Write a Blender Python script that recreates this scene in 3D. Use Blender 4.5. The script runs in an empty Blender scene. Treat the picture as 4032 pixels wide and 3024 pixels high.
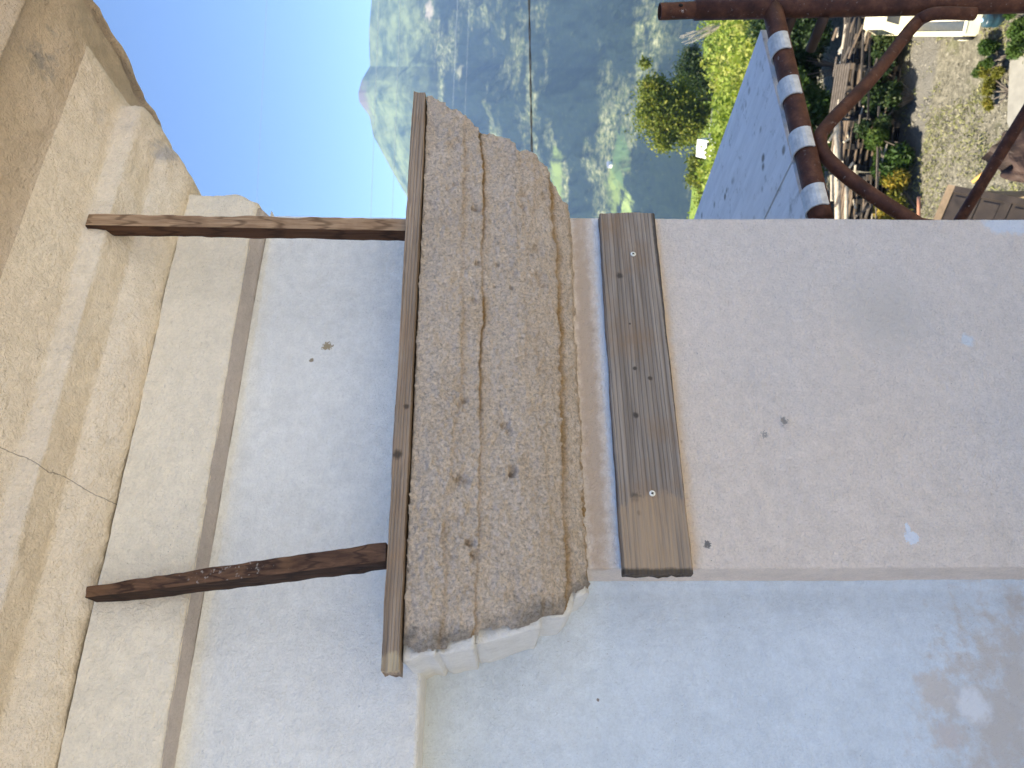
import bpy, math, random
import numpy as np
from mathutils import Vector, Matrix

R = math.radians
sc = bpy.context.scene
COL = sc.collection

# ------------------------------------------------------------------ camera
CAM = np.array([0.0, -1.2, 10.0])
YAW, PITCH, ROLL, FPX = 27.2, -1.0, 0.0, 2950.0
cy_, sy_ = math.cos(R(YAW)), math.sin(R(YAW))
cp_, sp_ = math.cos(R(PITCH)), math.sin(R(PITCH))
FWD = np.array([sy_ * cp_, cy_ * cp_, sp_])
UP = np.array([-sy_ * sp_, -cy_ * sp_, cp_])
RT = np.array([cy_, -sy_, 0.0])
cd = bpy.data.cameras.new('camera')
cam = bpy.data.objects.new('camera', cd)
COL.objects.link(cam)
X, Y, Z = -UP, RT, -FWD          # the phone was held on its side: world up is to the left of the picture
cam.matrix_world = Matrix(((X[0], Y[0], Z[0], CAM[0]), (X[1], Y[1], Z[1], CAM[1]), (X[2], Y[2], Z[2], CAM[2]), (0, 0, 0, 1)))
cd.sensor_fit = 'HORIZONTAL'
cd.sensor_width = 36
cd.lens = 36 * FPX / 4032
cd.clip_start = 0.02
cd.clip_end = 12000
cd.dof.use_dof = True
cd.dof.focus_distance = 1.25
cd.dof.aperture_fstop = 9.0
sc.camera = cam

# ------------------------------------------------------------------ sky, sun, exposure
SUN_EL = 46.0
SUN_AZ = math.degrees(math.atan2(-0.90, 0.43))      # measured from +y towards +x
w = bpy.data.worlds.new('World')
sc.world = w
w.use_nodes = True
nt = w.node_tree
nt.nodes.clear()
sky = nt.nodes.new('ShaderNodeTexSky')
sky.sky_type = 'NISHITA'
sky.sun_disc = False
sky.sun_elevation = R(SUN_EL)
sky.sun_rotation = R(SUN_AZ)
sky.altitude = 3300
sky.air_density = 0.85
sky.dust_density = 0.1
sky.ozone_density = 4.2
bg = nt.nodes.new('ShaderNodeBackground')
bg.inputs['Strength'].default_value = 0.09
wo = nt.nodes.new('ShaderNodeOutputWorld')
nt.links.new(sky.outputs[0], bg.inputs[0])
nt.links.new(bg.outputs[0], wo.inputs[0])
ld = bpy.data.lights.new('sun', 'SUN')
ld.energy = 5.0
ld.angle = R(0.53)
ld.color = (1.0, 0.90, 0.72)
sun = bpy.data.objects.new('sun', ld)
COL.objects.link(sun)
az, el = R(SUN_AZ), R(SUN_EL)
sd = Vector((math.sin(az) * math.cos(el), math.cos(az) * math.cos(el), math.sin(el)))
sun.rotation_euler = sd.to_track_quat('Z', 'Y').to_euler()
sun.location = (0, 0, 40)
sc.view_settings.view_transform = 'Standard'
sc.view_settings.look = 'None'
sc.view_settings.exposure = 1.82
sc.view_settings.gamma = 1.0
sc.view_settings.use_curve_mapping = False
sc.cycles.use_denoising = True
sc.cycles.max_bounces = 8
sc.cycles.diffuse_bounces = 5
sc.cycles.volume_bounces = 1
sc.cycles.use_adaptive_sampling = False

# ------------------------------------------------------------------ helpers
def ray(px, py):
    d = FWD + RT * ((1512 - py) / FPX) + UP * ((2016 - px) / FPX)
    return d
def on_y(px, py, y):                 # where the line of sight meets the plane y
    d = ray(px, py)
    return CAM + d * ((y - CAM[1]) / d[1])
def on_z(px, py, z):
    d = ray(px, py)
    return CAM + d * ((z - CAM[2]) / d[2])
def at_depth(px, py, dep):
    return CAM + ray(px, py) * dep

def hash3(ix, iy, iz, seed):
    with np.errstate(over='ignore'):
        n = (ix.astype(np.int64) * 374761393 + iy.astype(np.int64) * 668265263 + iz.astype(np.int64) * 2147483647 + seed * 1274126177) & 0xffffffff
        n = ((n ^ (n >> 13)) * 1274126177) & 0xffffffff
        n = (n ^ (n >> 16)) & 0xffffffff
    return n / 4294967295.0
def vnoise(p, seed=0):
    p = np.asarray(p, float)
    i = np.floor(p).astype(np.int64)
    f = p - i
    f = f * f * (3 - 2 * f)
    o = 0
    for a in (0, 1):
        for b in (0, 1):
            for c in (0, 1):
                wgt = (f[:, 0] if a else 1 - f[:, 0]) * (f[:, 1] if b else 1 - f[:, 1]) * (f[:, 2] if c else 1 - f[:, 2])
                o = o + wgt * hash3(i[:, 0] + a, i[:, 1] + b, i[:, 2] + c, seed)
    return o * 2 - 1
def fbm(p, octv=4, seed=0, gain=0.5):
    s, a = 0, 1.0
    p = np.asarray(p, float)
    for k in range(octv):
        s = s + a * vnoise(p * (2.03 ** k) + 17.3 * k, seed + k)
        a *= gain
    return s

def tag(o, label=None, cat=None, group=None, kind=None):
    if label: o['label'] = label
    if cat: o['category'] = cat
    if group: o['group'] = group
    if kind: o['kind'] = kind
    return o
def empty(name, loc, label, cat, group=None):
    o = bpy.data.objects.new(name, None)
    o.empty_display_size = 0.1
    o.location = loc
    COL.objects.link(o)
    return tag(o, label, cat, group)
def origin(o):
    v = Vector((0, 0, 0))
    while o is not None:
        v += o.location
        o = o.parent
    return v
def mesh(name, verts, faces, mats, parent=None, smooth=False, mi=None):
    verts = np.asarray(verts, float)
    if parent is not None:
        verts = verts - np.array(origin(parent))
    me = bpy.data.meshes.new(name)
    me.from_pydata(verts.tolist(), [], [list(map(int, f)) for f in faces] if not isinstance(faces, np.ndarray) else faces.tolist())
    if not isinstance(mats, (list, tuple)): mats = [mats]
    for m in mats: me.materials.append(m)
    if mi is not None: me.polygons.foreach_set('material_index', np.asarray(mi, np.int32))
    if smooth: me.polygons.foreach_set('use_smooth', np.ones(len(me.polygons), bool))
    me.update()
    o = bpy.data.objects.new(name, me)
    COL.objects.link(o)
    if parent is not None: o.parent = parent
    return o
def struct(name, v, f, m, smooth=False, kind='structure'):
    o = mesh(name, v, f, m, None, smooth)
    o['kind'] = kind
    return o

class MB:
    def __init__(s): s.v, s.f, s.mi, s.n = [], [], [], 0
    def add(s, v, f, m=0):
        v = np.asarray(v, float)
        s.v.append(v)
        for q in f:
            s.f.append([int(a) + s.n for a in q]); s.mi.append(m)
        s.n += len(v)
    def build(s, name, mats, parent=None, smooth=False):
        return mesh(name, np.vstack(s.v), s.f, mats, parent, smooth, s.mi)
BOXF = [(0, 1, 2, 3), (7, 6, 5, 4), (0, 4, 5, 1), (1, 5, 6, 2), (2, 6, 7, 3), (3, 7, 4, 0)]
def box_v(c, ax, hx, hy, hz):
    ex, ey, ez = [np.asarray(a, float) for a in ax]
    c = np.asarray(c, float)
    return [c + sx * hx * ex + sy * hy * ey + sz * hz * ez for sz in (-1, 1) for sx, sy in ((-1, -1), (-1, 1), (1, 1), (1, -1))]
WAX = ((1, 0, 0), (0, 1, 0), (0, 0, 1))
def box_minmax(lo, hi):
    lo, hi = np.asarray(lo, float), np.asarray(hi, float)
    return box_v((lo + hi) / 2, WAX, *((hi - lo) / 2))
def frame_dir(d, upv=(0, 0, 1)):
    d = np.asarray(d, float); d = d / np.linalg.norm(d)
    u = np.asarray(upv, float)
    if abs(d @ u) > 0.95: u = np.array([0, 1.0, 0])
    a = np.cross(u, d); a /= np.linalg.norm(a)
    return d, a, np.cross(d, a)
def tube(path, rad, n=14, caps=True, rough=0, seed=0):
    path = [np.asarray(p, float) for p in path]
    if np.isscalar(rad): rad = [rad] * len(path)
    V, F = [], []
    prev = None
    for i, p in enumerate(path):
        d = path[min(i + 1, len(path) - 1)] - path[max(i - 1, 0)]
        d = d / np.linalg.norm(d)
        if prev is None: _, a, b = frame_dir(d)
        else:
            a = prev - d * (prev @ d); a /= np.linalg.norm(a); b = np.cross(d, a)
        prev = a
        for k in range(n):
            t = 2 * math.pi * k / n
            V.append(p + rad[i] * (math.cos(t) * a + math.sin(t) * b))
    for i in range(len(path) - 1):
        for k in range(n):
            F.append((i * n + k, i * n + (k + 1) % n, (i + 1) * n + (k + 1) % n, (i + 1) * n + k))
    if caps:
        F.append(tuple(range(n - 1, -1, -1)))
        F.append(tuple((len(path) - 1) * n + k for k in range(n)))
    V = np.array(V)
    if rough: V = V + rough * fbm(V * 60, 3, seed)[:, None] * np.array([1, 1, .6])
    return V, F
def lerp(a, b, t): return np.asarray(a) * (1 - t) + np.asarray(b) * t
def grid_faces(nu, nv):
    a = np.arange(nu - 1)[:, None] * nv + np.arange(nv - 1)[None, :]
    return np.stack([a, a + 1, a + nv + 1, a + nv], -1).reshape(-1, 4)
def normals_of(P):                   # P: nu x nv x 3 grid
    du = np.gradient(P, axis=0); dv = np.gradient(P, axis=1)
    n = np.cross(du, dv)
    n /= np.linalg.norm(n, axis=2, keepdims=True) + 1e-12
    return n

# ------------------------------------------------------------------ materials
def new_mat(name):
    m = bpy.data.materials.new(name)
    m.use_nodes = True
    b = m.node_tree.nodes['Principled BSDF']
    b.inputs['Roughness'].default_value = 0.9
    b.inputs['Specular IOR Level'].default_value = 0.25
    return m, m.node_tree, b
def nd(t, ty, **kw):
    n = t.nodes.new(ty)
    for k, v in kw.items():
        if k in n.inputs.keys(): n.inputs[k].default_value = v
        else: setattr(n, k, v)
    return n
def pos(t): return nd(t, 'ShaderNodeNewGeometry').outputs['Position']
def noise(t, scale, detail=4, rough=0.55, vec=None, dist=0.0, stretch=None):
    v = vec if vec is not None else pos(t)
    if stretch:
        mp = nd(t, 'ShaderNodeMapping'); mp.inputs['Scale'].default_value = stretch
        t.links.new(v, mp.inputs['Vector']); v = mp.outputs[0]
    n = nd(t, 'ShaderNodeTexNoise', Scale=scale, Detail=detail, Roughness=rough, Distortion=dist)
    t.links.new(v, n.inputs['Vector'])
    return n.outputs['Fac']
def ramp(t, fac, stops, interp='LINEAR'):
    r = nd(t, 'ShaderNodeValToRGB')
    e = r.color_ramp.elements
    r.color_ramp.interpolation = interp
    while len(e) < len(stops): e.new(0.5)
    for el_, (p, c) in zip(e, stops):
        el_.position = p
        el_.color = (*c, 1) if not np.isscalar(c) else (c, c, c, 1)
    t.links.new(fac, r.inputs[0])
    return r.outputs[0]
def mix(t, fac, a, b, mode='MIX'):
    n = nd(t, 'ShaderNodeMix', data_type='RGBA', blend_type=mode)
    for sock, val in ((n.inputs[0], fac), (n.inputs[6], a), (n.inputs[7], b)):
        if isinstance(val, (int, float)): sock.default_value = val
        elif isinstance(val, tuple): sock.default_value = (*val, 1)
        else: t.links.new(val, sock)
    return n.outputs[2]
def math_(t, op, a, b=None, c=None, clamp=False):
    n = nd(t, 'ShaderNodeMath', operation=op, use_clamp=clamp)
    for i, v in enumerate((a, b, c)):
        if v is None: continue
        if isinstance(v, (int, float)): n.inputs[i].default_value = v
        else: t.links.new(v, n.inputs[i])
    return n.outputs[0]
def bump(t, b, h, strength=0.5, dist=0.002, prev=None):
    n = nd(t, 'ShaderNodeBump', Strength=strength, Distance=dist)
    t.links.new(h, n.inputs['Height'])
    if prev is not None: t.links.new(prev, n.inputs['Normal'])
    t.links.new(n.outputs[0], b.inputs['Normal'])
    return n.outputs[0]
def spot(t, centre, rad, ragged=0.6, nscale=60, soft=0.25, stretch=(1, 1, 1)):
    """mask, 1 inside a ragged stain around a world point"""
    v = nd(t, 'ShaderNodeVectorMath', operation='SUBTRACT')
    t.links.new(pos(t), v.inputs[0]); v.inputs[1].default_value = tuple(centre)
    s = nd(t, 'ShaderNodeVectorMath', operation='MULTIPLY')
    t.links.new(v.outputs[0], s.inputs[0]); s.inputs[1].default_value = stretch
    l = nd(t, 'ShaderNodeVectorMath', operation='LENGTH'); t.links.new(s.outputs[0], l.inputs[0])
    d = math_(t, 'DIVIDE', l.outputs['Value'], rad)
    nn = noise(t, nscale, 5, 0.65)
    d = math_(t, 'ADD', d, math_(t, 'MULTIPLY', math_(t, 'SUBTRACT', nn, 0.5), ragged * 4))
    mr = nd(t, 'ShaderNodeMapRange', interpolation_type='SMOOTHSTEP')
    t.links.new(d, mr.inputs[0])
    mr.inputs[1].default_value = 1 - soft; mr.inputs[2].default_value = 1 + soft
    mr.inputs[3].default_value = 1; mr.inputs[4].default_value = 0
    return mr.outputs[0]

def plaster(name, base, base2, fine=0.5, coarse=0.3, scale_f=420, fd=0.008, streak=None, spots=(), speck=0.0, tint=None):
    m, t, b = new_mat(name)
    c = mix(t, ramp(t, noise(t, 3.2, 5, 0.6), [(0.32, 0.0), (0.68, 1.0)]), base, base2)
    # faint blotches
    c = mix(t, ramp(t, noise(t, 14, 5, 0.7), [(0.45, 0.0), (0.75, 0.6)]), c, tuple(x * 0.85 for x in base2))
    if tint: c = mix(t, ramp(t, noise(t, 1.7, 3, 0.5), [(0.4, 0.0), (0.7, 0.7)]), c, tint)
    if speck:
        vo = nd(t, 'ShaderNodeTexVoronoi', Scale=95); t.links.new(pos(t), vo.inputs['Vector'])
        sp = ramp(t, vo.outputs['Distance'], [(0.06, 1.0), (0.1, 0.0)])
        sel = ramp(t, noise(t, 17, 2), [(0.5, 0.0), (0.62, 1.0)])
        c = mix(t, math_(t, 'MULTIPLY', math_(t, 'MULTIPLY', sp, sel), speck), c, (0.16, 0.14, 0.12))
    c = mix(t, 1.0, c, ramp(t, noise(t, scale_f * .8, 4, 0.7), [(0.30, 1 - 0.20 * fine), (0.5, 1.0), (0.70, 1 + 0.08 * fine)]), 'MULTIPLY')
    c = mix(t, 1.0, c, ramp(t, noise(t, 45, 4, 0.7), [(0.3, 0.93), (0.7, 1.06)]), 'MULTIPLY')
    for (ctr, rad, col, kw) in spots:
        c = mix(t, spot(t, ctr, rad, **kw), c, col)
    t.links.new(c, b.inputs['Base Color'])
    n1 = bump(t, b, noise(t, scale_f, 3, 0.65), fine, fd)
    n2 = bump(t, b, noise(t, 60, 5, 0.65, dist=0.4), coarse, 0.014, n1)
    if streak:
        n2 = bump(t, b, noise(t, 90, 3, 0.6, stretch=streak), 0.35, 0.003, n2)
    pits = nd(t, 'ShaderNodeTexVoronoi', Scale=150); t.links.new(pos(t), pits.inputs['Vector'])
    pm = math_(t, 'MULTIPLY', ramp(t, pits.outputs['Distance'], [(0.0, 1.0), (0.22, 0.0)]), ramp(t, noise(t, 22, 2), [(0.52, 0.0), (0.68, 1.0)]))
    bump(t, b, pm, 0.5, 0.003, n2)
    return m

def simple(name, col, rough=0.8, metal=0.0, var=0.25, scale=8, spec=0.3, bs=0.0, bscale=60):
    m, t, b = new_mat(name)
    c = mix(t, ramp(t, noise(t, scale, 5, 0.65), [(0.3, 0.0), (0.7, 1.0)]), tuple(x * (1 - var) for x in col), tuple(min(1, x * (1 + var)) for x in col))
    t.links.new(c, b.inputs['Base Color'])
    b.inputs['Roughness'].default_value = rough
    b.inputs['Metallic'].default_value = metal
    b.inputs['Specular IOR Level'].default_value = spec
    if bs: bump(t, b, noise(t, bscale, 4, 0.6), bs, 0.004)
    return m

def wood(name, dark, light, axis_scale, grain=260, fresh=None, knots=(), rough=0.85, bs=0.5, weather=0.5, stain=None, edge=()):
    """grain runs along the axis with the small scale"""
    m, t, b = new_mat(name)
    g = noise(t, 1.0, 6, 0.62, stretch=tuple(a * grain for a in axis_scale), dist=0.25)
    g2 = noise(t, 1.0, 3, 0.5, stretch=tuple(a * grain * 0.22 for a in axis_scale), dist=1.0)
    wv = nd(t, 'ShaderNodeTexWave', wave_type='BANDS', bands_direction='Z', Scale=1.0, Distortion=6.5, Detail=3)
    mp = nd(t, 'ShaderNodeMapping'); mp.inputs['Scale'].default_value = tuple(a * grain * 0.42 for a in axis_scale)
    t.links.new(pos(t), mp.inputs['Vector']); t.links.new(mp.outputs[0], wv.inputs['Vector'])
    c = mix(t, ramp(t, g, [(0.3, 0.0), (0.7, 1.0)]), dark, light)
    c = mix(t, math_(t, 'MULTIPLY', ramp(t, g2, [(0.4, 0.0), (0.7, 1.0)]), weather), c, tuple(x * 0.62 for x in dark))
    c = mix(t, math_(t, 'MULTIPLY', ramp(t, wv.outputs['Fac'], [(0.0, 1.0), (0.16, 0.0)]), 0.75), c, tuple(x * 0.5 for x in dark))
    if stain:
        c = mix(t, math_(t, 'MULTIPLY', ramp(t, noise(t, 9, 4, 0.6), [(0.5, 0.0), (0.7, 1.0)]), 0.5), c, stain)
    for (ctr, rad) in knots:
        c = mix(t, spot(t, ctr, rad, ragged=0.3, nscale=150, soft=0.5), c, tuple(x * 0.38 for x in dark))
    if fresh:
        ctr, rad, col, st = fresh
        c = mix(t, math_(t, 'MULTIPLY', spot(t, ctr, rad, ragged=0.22, nscale=45, soft=0.14, stretch=st), ramp(t, g, [(0.35, 0.25), (0.6, 0.9)])), c, col)
    for (ctr, rad, st) in edge:
        c = mix(t, math_(t, 'MULTIPLY', spot(t, ctr, rad, ragged=0.35, nscale=60, soft=0.5, stretch=st), 0.8), c, (0.03, 0.025, 0.02))
    t.links.new(c, b.inputs['Base Color'])
    b.inputs['Roughness'].default_value = rough
    n1 = bump(t, b, g, bs, 0.0022)
    bump(t, b, wv.outputs['Fac'], bs * 0.6, 0.0014, n1)
    return m

def rust_mat(name, specks=0.6):
    m, t, b = new_mat(name)
    n = noise(t, 26, 6, 0.7)
    c = ramp(t, n, [(0.25, (0.030, 0.013, 0.009)), (0.5, (0.085, 0.032, 0.018)), (0.72, (0.16, 0.066, 0.034))])
    s = math_(t, 'MULTIPLY', ramp(t, noise(t, 75, 5, 0.75), [(0.63, 0.0), (0.72, 1.0)]), specks)
    c = mix(t, s, c, (0.50, 0.44, 0.40))
    t.links.new(c, b.inputs['Base Color'])
    b.inputs['Roughness'].default_value = 0.62
    b.inputs['Metallic'].default_value = 0.15
    bump(t, b, noise(t, 130, 5, 0.7), 0.5, 0.002)
    return m

def leaf_mat(name, c1, c2, c3=None, trans=0.35):
    m, t, b = new_mat(name)
    at = nd(t, 'ShaderNodeAttribute', attribute_name='hue', attribute_type='GEOMETRY')
    stops = [(0.0, c1), (0.6, c2)] + ([(1.0, c3)] if c3 else [])
    c = ramp(t, at.outputs['Fac'], stops)
    c = mix(t, 0.35, c, ramp(t, noise(t, 2.5, 3), [(0.3, c1), (0.7, c2)]))
    t.links.new(c, b.inputs['Base Color'])
    b.inputs['Roughness'].default_value = 0.55
    tr = nd(t, 'ShaderNodeBsdfTranslucent')
    t.links.new(mix(t, 1.0, c, (1.0, 1.0, 0.45), 'MULTIPLY'), tr.inputs[0])
    ms = nd(t, 'ShaderNodeMixShader'); ms.inputs[0].default_value = trans
    t.links.new(b.outputs[0], ms.inputs[1]); t.links.new(tr.outputs[0], ms.inputs[2])
    t.links.new(ms.outputs[0], t.nodes['Material Output'].inputs['Surface'])
    return m

# ================================================================== THE HOUSE
ZC = 10.0
XL, XR, YB = 0.284, 1.0, 0.10        # pilaster edges, depth of the wall behind it
sw = lambda px, py, p=0.0: on_y(px, py, -p)

m_pil = plaster('pilaster_plaster', (0.90, 0.77, 0.655), (0.85, 0.73, 0.62), fine=0.75, coarse=0.5, scale_f=300, speck=0.6, tint=(0.71, 0.665, 0.63), spots=[
    (sw(3590, 2118), 0.0105, (0.86, 0.88, 0.92), dict(ragged=0.55, nscale=110, soft=0.15)),
    (sw(3575, 2085), 0.004, (0.86, 0.88, 0.92), dict(ragged=0.5, nscale=150, soft=0.2, stretch=(0.35, 1, 1))),
    (sw(3805, 1340), 0.012, (0.76, 0.78, 0.80), dict(ragged=0.5, nscale=70, soft=0.3)),
    (sw(3965, 872), 0.032, (0.78, 0.80, 0.83), dict(ragged=0.45, nscale=45, soft=0.3, stretch=(1, 1, .6))),
    (sw(3085, 1660), 0.0075, (0.42, 0.38, 0.335), dict(ragged=0.8, nscale=190, soft=0.25)),
    (sw(3010, 1712), 0.005, (0.42, 0.38, 0.34), dict(ragged=2.0, nscale=330, soft=0.2)),
    (sw(2785, 2143), 0.0062, (0.24, 0.22, 0.20), dict(ragged=0.7, nscale=240, soft=0.2)),
    (sw(3480, 1240), 0.07, (0.70, 0.63, 0.56), dict(ragged=0.5, nscale=14, soft=0.9)),
    (sw(2318, 1500), 0.016, (0.60, 0.47, 0.36), dict(ragged=0.45, nscale=50, soft=0.5, stretch=(0.03, 1, 1))),
    (sw(2392, 1500), 0.009, (0.93, 0.90, 0.88), dict(ragged=0.5, nscale=70, soft=0.5, stretch=(0.02, 1, 1))),
    (sw(2640, 1500), 0.012, (0.80, 0.62, 0.45), dict(ragged=0.4, nscale=30, soft=0.8, stretch=(0.015, 1, 1))),
    (sw(3330, 1430), 0.012, (0.80, 0.70, 0.60), dict(ragged=0.3, nscale=30, soft=0.6, stretch=(.4, 1, 1)))])
m_wall = plaster('recess_plaster', (0.69, 0.745, 0.79), (0.64, 0.70, 0.75), fine=0.45, coarse=0.35, scale_f=330, speck=0.5, spots=[
    (on_y(3990, 2880, YB), 0.10, (0.56, 0.515, 0.47), dict(ragged=1.1, nscale=30, soft=0.9)),
    (on_y(4120, 2640, YB), 0.10, (0.56, 0.515, 0.47), dict(ragged=1.1, nscale=30, soft=0.9)),
    (on_y(3690, 2720, YB), 0.030, (0.60, 0.56, 0.52), dict(ragged=0.5, nscale=60, soft=0.5)),
    (on_y(3740, 2900, YB), 0.020, (0.60, 0.55, 0.52), dict(ragged=0.5, nscale=60, soft=0.5)),
    (on_y(3830, 2780, YB), 0.024, (0.74, 0.74, 0.74), dict(ragged=0.45, nscale=50, soft=0.4)),
    (on_y(2355, 2755, YB), 0.0025, (0.25, 0.22, 0.20), dict(ragged=0.5, nscale=190, soft=0.2))])
m_frz = plaster('frieze_plaster', (0.87, 0.855, 0.80), (0.82, 0.81, 0.77), fine=0.5, coarse=0.4, scale_f=330, streak=(0.06, 1, 1), speck=0.3, spots=[
    (sw(1288, 1363), 0.0085, (0.38, 0.31, 0.20), dict(ragged=0.9, nscale=170, soft=0.2)),
    (sw(1225, 1418), 0.0035, (0.32, 0.27, 0.19), dict(ragged=0.9, nscale=170, soft=0.2))])

def crack_mask(t, pts, width):
    out = None
    P = pos(t)
    nz = noise(t, 120, 3)
    off = nd(t, 'ShaderNodeVectorMath', operation='SCALE'); off.inputs['Scale'].default_value = 0.006
    cmb = nd(t, 'ShaderNodeCombineXYZ'); t.links.new(math_(t, 'SUBTRACT', nz, 0.5), cmb.inputs[0]); t.links.new(math_(t, 'SUBTRACT', nz, 0.5), cmb.inputs[2])
    t.links.new(cmb.outputs[0], off.inputs[0])
    flat = nd(t, 'ShaderNodeVectorMath', operation='MULTIPLY'); flat.inputs[1].default_value = (1, 0, 1); t.links.new(P, flat.inputs[0])
    pp = nd(t, 'ShaderNodeVectorMath', operation='ADD'); t.links.new(flat.outputs[0], pp.inputs[0]); t.links.new(off.outputs[0], pp.inputs[1])
    for a, b_ in zip(pts[:-1], pts[1:]):
        a = np.array([a[0], 0, a[2]]); b_ = np.array([b_[0], 0, b_[2]])
        ab = b_ - a
        pa = nd(t, 'ShaderNodeVectorMath', operation='SUBTRACT'); t.links.new(pp.outputs[0], pa.inputs[0]); pa.inputs[1].default_value = tuple(a)
        dt = nd(t, 'ShaderNodeVectorMath', operation='DOT_PRODUCT'); t.links.new(pa.outputs[0], dt.inputs[0]); dt.inputs[1].default_value = tuple(ab / (ab @ ab))
        h = math_(t, 'MULTIPLY', dt.outputs['Value'], 1.0, clamp=True)
        sc_ = nd(t, 'ShaderNodeVectorMath', operation='SCALE'); sc_.inputs[0].default_value = tuple(ab); t.links.new(h, sc_.inputs['Scale'])
        df = nd(t, 'ShaderNodeVectorMath', operation='SUBTRACT'); t.links.new(pa.outputs[0], df.inputs[0]); t.links.new(sc_.outputs[0], df.inputs[1])
        l = nd(t, 'ShaderNodeVectorMath', operation='LENGTH'); t.links.new(df.outputs[0], l.inputs[0])
        out = l.outputs['Value'] if out is None else math_(t, 'MINIMUM', out, l.outputs['Value'])
    mr = nd(t, 'ShaderNodeMapRange'); t.links.new(out, mr.inputs[0])
    mr.inputs[1].default_value = width * 0.5; mr.inputs[2].default_value = width; mr.inputs[3].default_value = 1; mr.inputs[4].default_value = 0
    return mr.outputs[0]

m_cor = plaster('cornice_plaster', (0.95, 0.845, 0.685), (0.92, 0.815, 0.655), fine=0.6, coarse=0.6, scale_f=260, speck=0.25, tint=(0.80, 0.67, 0.52), spots=[
    (sw(250, 1300, .19), 0.03, (0.52, 0.47, 0.42), dict(ragged=0.7, nscale=50, soft=0.6)),
    (sw(150, 1520, .19), 0.02, (0.55, 0.50, 0.45), dict(ragged=0.7, nscale=60, soft=0.6)),
    (sw(460, 420, .2), 0.03, (0.50, 0.46, 0.42), dict(ragged=0.7, nscale=40, soft=0.7)),
    (sw(650, 600, .1), 0.022, (0.52, 0.48, 0.44), dict(ragged=0.7, nscale=60, soft=0.7)),
    (sw(100, 250, .28), 0.04, (0.50, 0.45, 0.42), dict(ragged=0.7, nscale=40, soft=0.8))])
t_ = m_cor.node_tree
b_ = t_.nodes['Principled BSDF']
src = b_.inputs['Base Color'].links[0].from_socket
ck = crack_mask(t_, [sw(-40, 1735, .2), sw(60, 1770, .19), sw(155, 1832, .15), sw(225, 1882, .11), sw(262, 1882, .10), sw(310, 1912, .08), sw(390, 1962, .06), sw(465, 1985, .052)], 0.0009)
t_.links.new(mix(t_, math_(t_, 'MULTIPLY', ck, 0.6), src, (0.10, 0.07, 0.05)), b_.inputs['Base Color'])

def stations(lo, hi, dlo, dhi, step, sparse):
    a = list(np.arange(lo, dlo, sparse)) if dlo > lo else []
    b = list(np.arange(max(dlo, lo), min(dhi, hi), step))
    c = list(np.arange(dhi, hi, sparse)) if hi > dhi else []
    out = np.array(sorted(set(a + b + c + [lo, hi])))
    return out

def sweep(name, prof, mats, parent, xl=None, xr=XR, x_start=-2.6, y_right=0.5, y_left=YB, step=0.005, smooth_it=3, disp=None, xr_fn=None, dense=(-0.15, 1.4)):
    """prof: rows of (p, zfun) bottom to top; swept along the front, round the right corner (and the left one)"""
    rows = []
    for (p, zf) in prof:
        pts = []
        if xl is not None:
            for y in np.arange(y_left, -p, -step): pts.append((xl - p, y))
        x0 = (xl - p) if xl is not None else x_start
        rows.append((p, zf))
    grid = []
    nfront = int((min(dense[1], xr + 0.2) - max(dense[0], x0)) / step)
    tl = np.linspace(0, 1, int((y_left + 0.15) / step) + 2)[:-1] if xl is not None else None
    if xl is None:
        base_x = stations(x_start, 1.0, dense[0], 1.0, step, 0.06)
        base_t = (base_x - x_start) / (1.0 - x_start)
    else:
        base_t = np.linspace(0, 1, int((xr - xl + 0.3) / step))
    ts = np.concatenate([np.arange(0, 0.30, step), np.arange(0.30, 1.0001, 0.05)])
    xr0_ = xr
    for ri_, (p, zf) in enumerate(rows):
        if xr_fn is not None: xr = xr0_ + xr_fn(ri_ / max(1, len(rows) - 1))
        xs, ys = [], []
        if xl is not None:
            xs += [xl - p] * len(tl); ys += list(y_left + (-p - y_left) * tl)
            a = xl - p
        else: a = x_start
        xe = xr + p
        if xl is None:      # keep the stations fixed, stretch only the last stretch
            fx = base_x.copy()
            s = np.clip((fx - 0.6) / 0.4, 0, 1)
            fx = fx + (xe - 1.0) * s
        else:
            fx = a + (xe - a) * base_t
        xs += list(fx); ys += [-p] * len(fx)
        sl = (y_right + p)
        xs += [xe] * (len(ts) - 1); ys += list(-p + sl * ts[1:])
        xs, ys = np.array(xs), np.array(ys)
        grid.append(np.stack([xs, ys, zf(xs) + ZC], -1))
    P = np.array(grid)
    for _ in range(smooth_it):
        P[:, 1:-1] = 0.5 * P[:, 1:-1] + 0.25 * (P[:, :-2] + P[:, 2:])
    N = -normals_of(P)
    if disp is not None:
        D = disp(P.reshape(-1, 3)).reshape(P.shape[:2])
        P = P + N * D[..., None]
    nv, nu = P.shape[:2]
    F = grid_faces(nv, nu)[:, ::1]
    o = mesh(name, P.reshape(-1, 3), F, mats, parent, True)
    return o, P, N

house = empty('house', (0, 1.0, 0), 'pale plastered house corner with unfinished moulded capital, pilaster and deep cornice', 'house')

def edge(pix, p):
    pts = sorted([tuple(sw(x, y, p)) for x, y in pix])
    xs = np.array([q[0] for q in pts]); zs = np.array([q[2] - ZC for q in pts])
    k = np.polyfit(xs, zs, 1 if len(xs) > 1 else 0)
    return lambda x: np.polyval(k, np.clip(x, -0.4, 1.2))
def const(z): return lambda x: np.full_like(np.asarray(x, float), z)
def between(pf0, pf1, n, pw=1.0, bulge=0.0):
    (p0, f0), (p1, f1) = pf0, pf1
    out = []
    for k in range(1, n + 1):
        t = k / n
        out.append((p0 + (p1 - p0) * t ** pw + bulge * math.sin(math.pi * t), (lambda a, b, t: (lambda x: a(x) * (1 - t) + b(x) * t))(f0, f1, t)))
    return out

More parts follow.
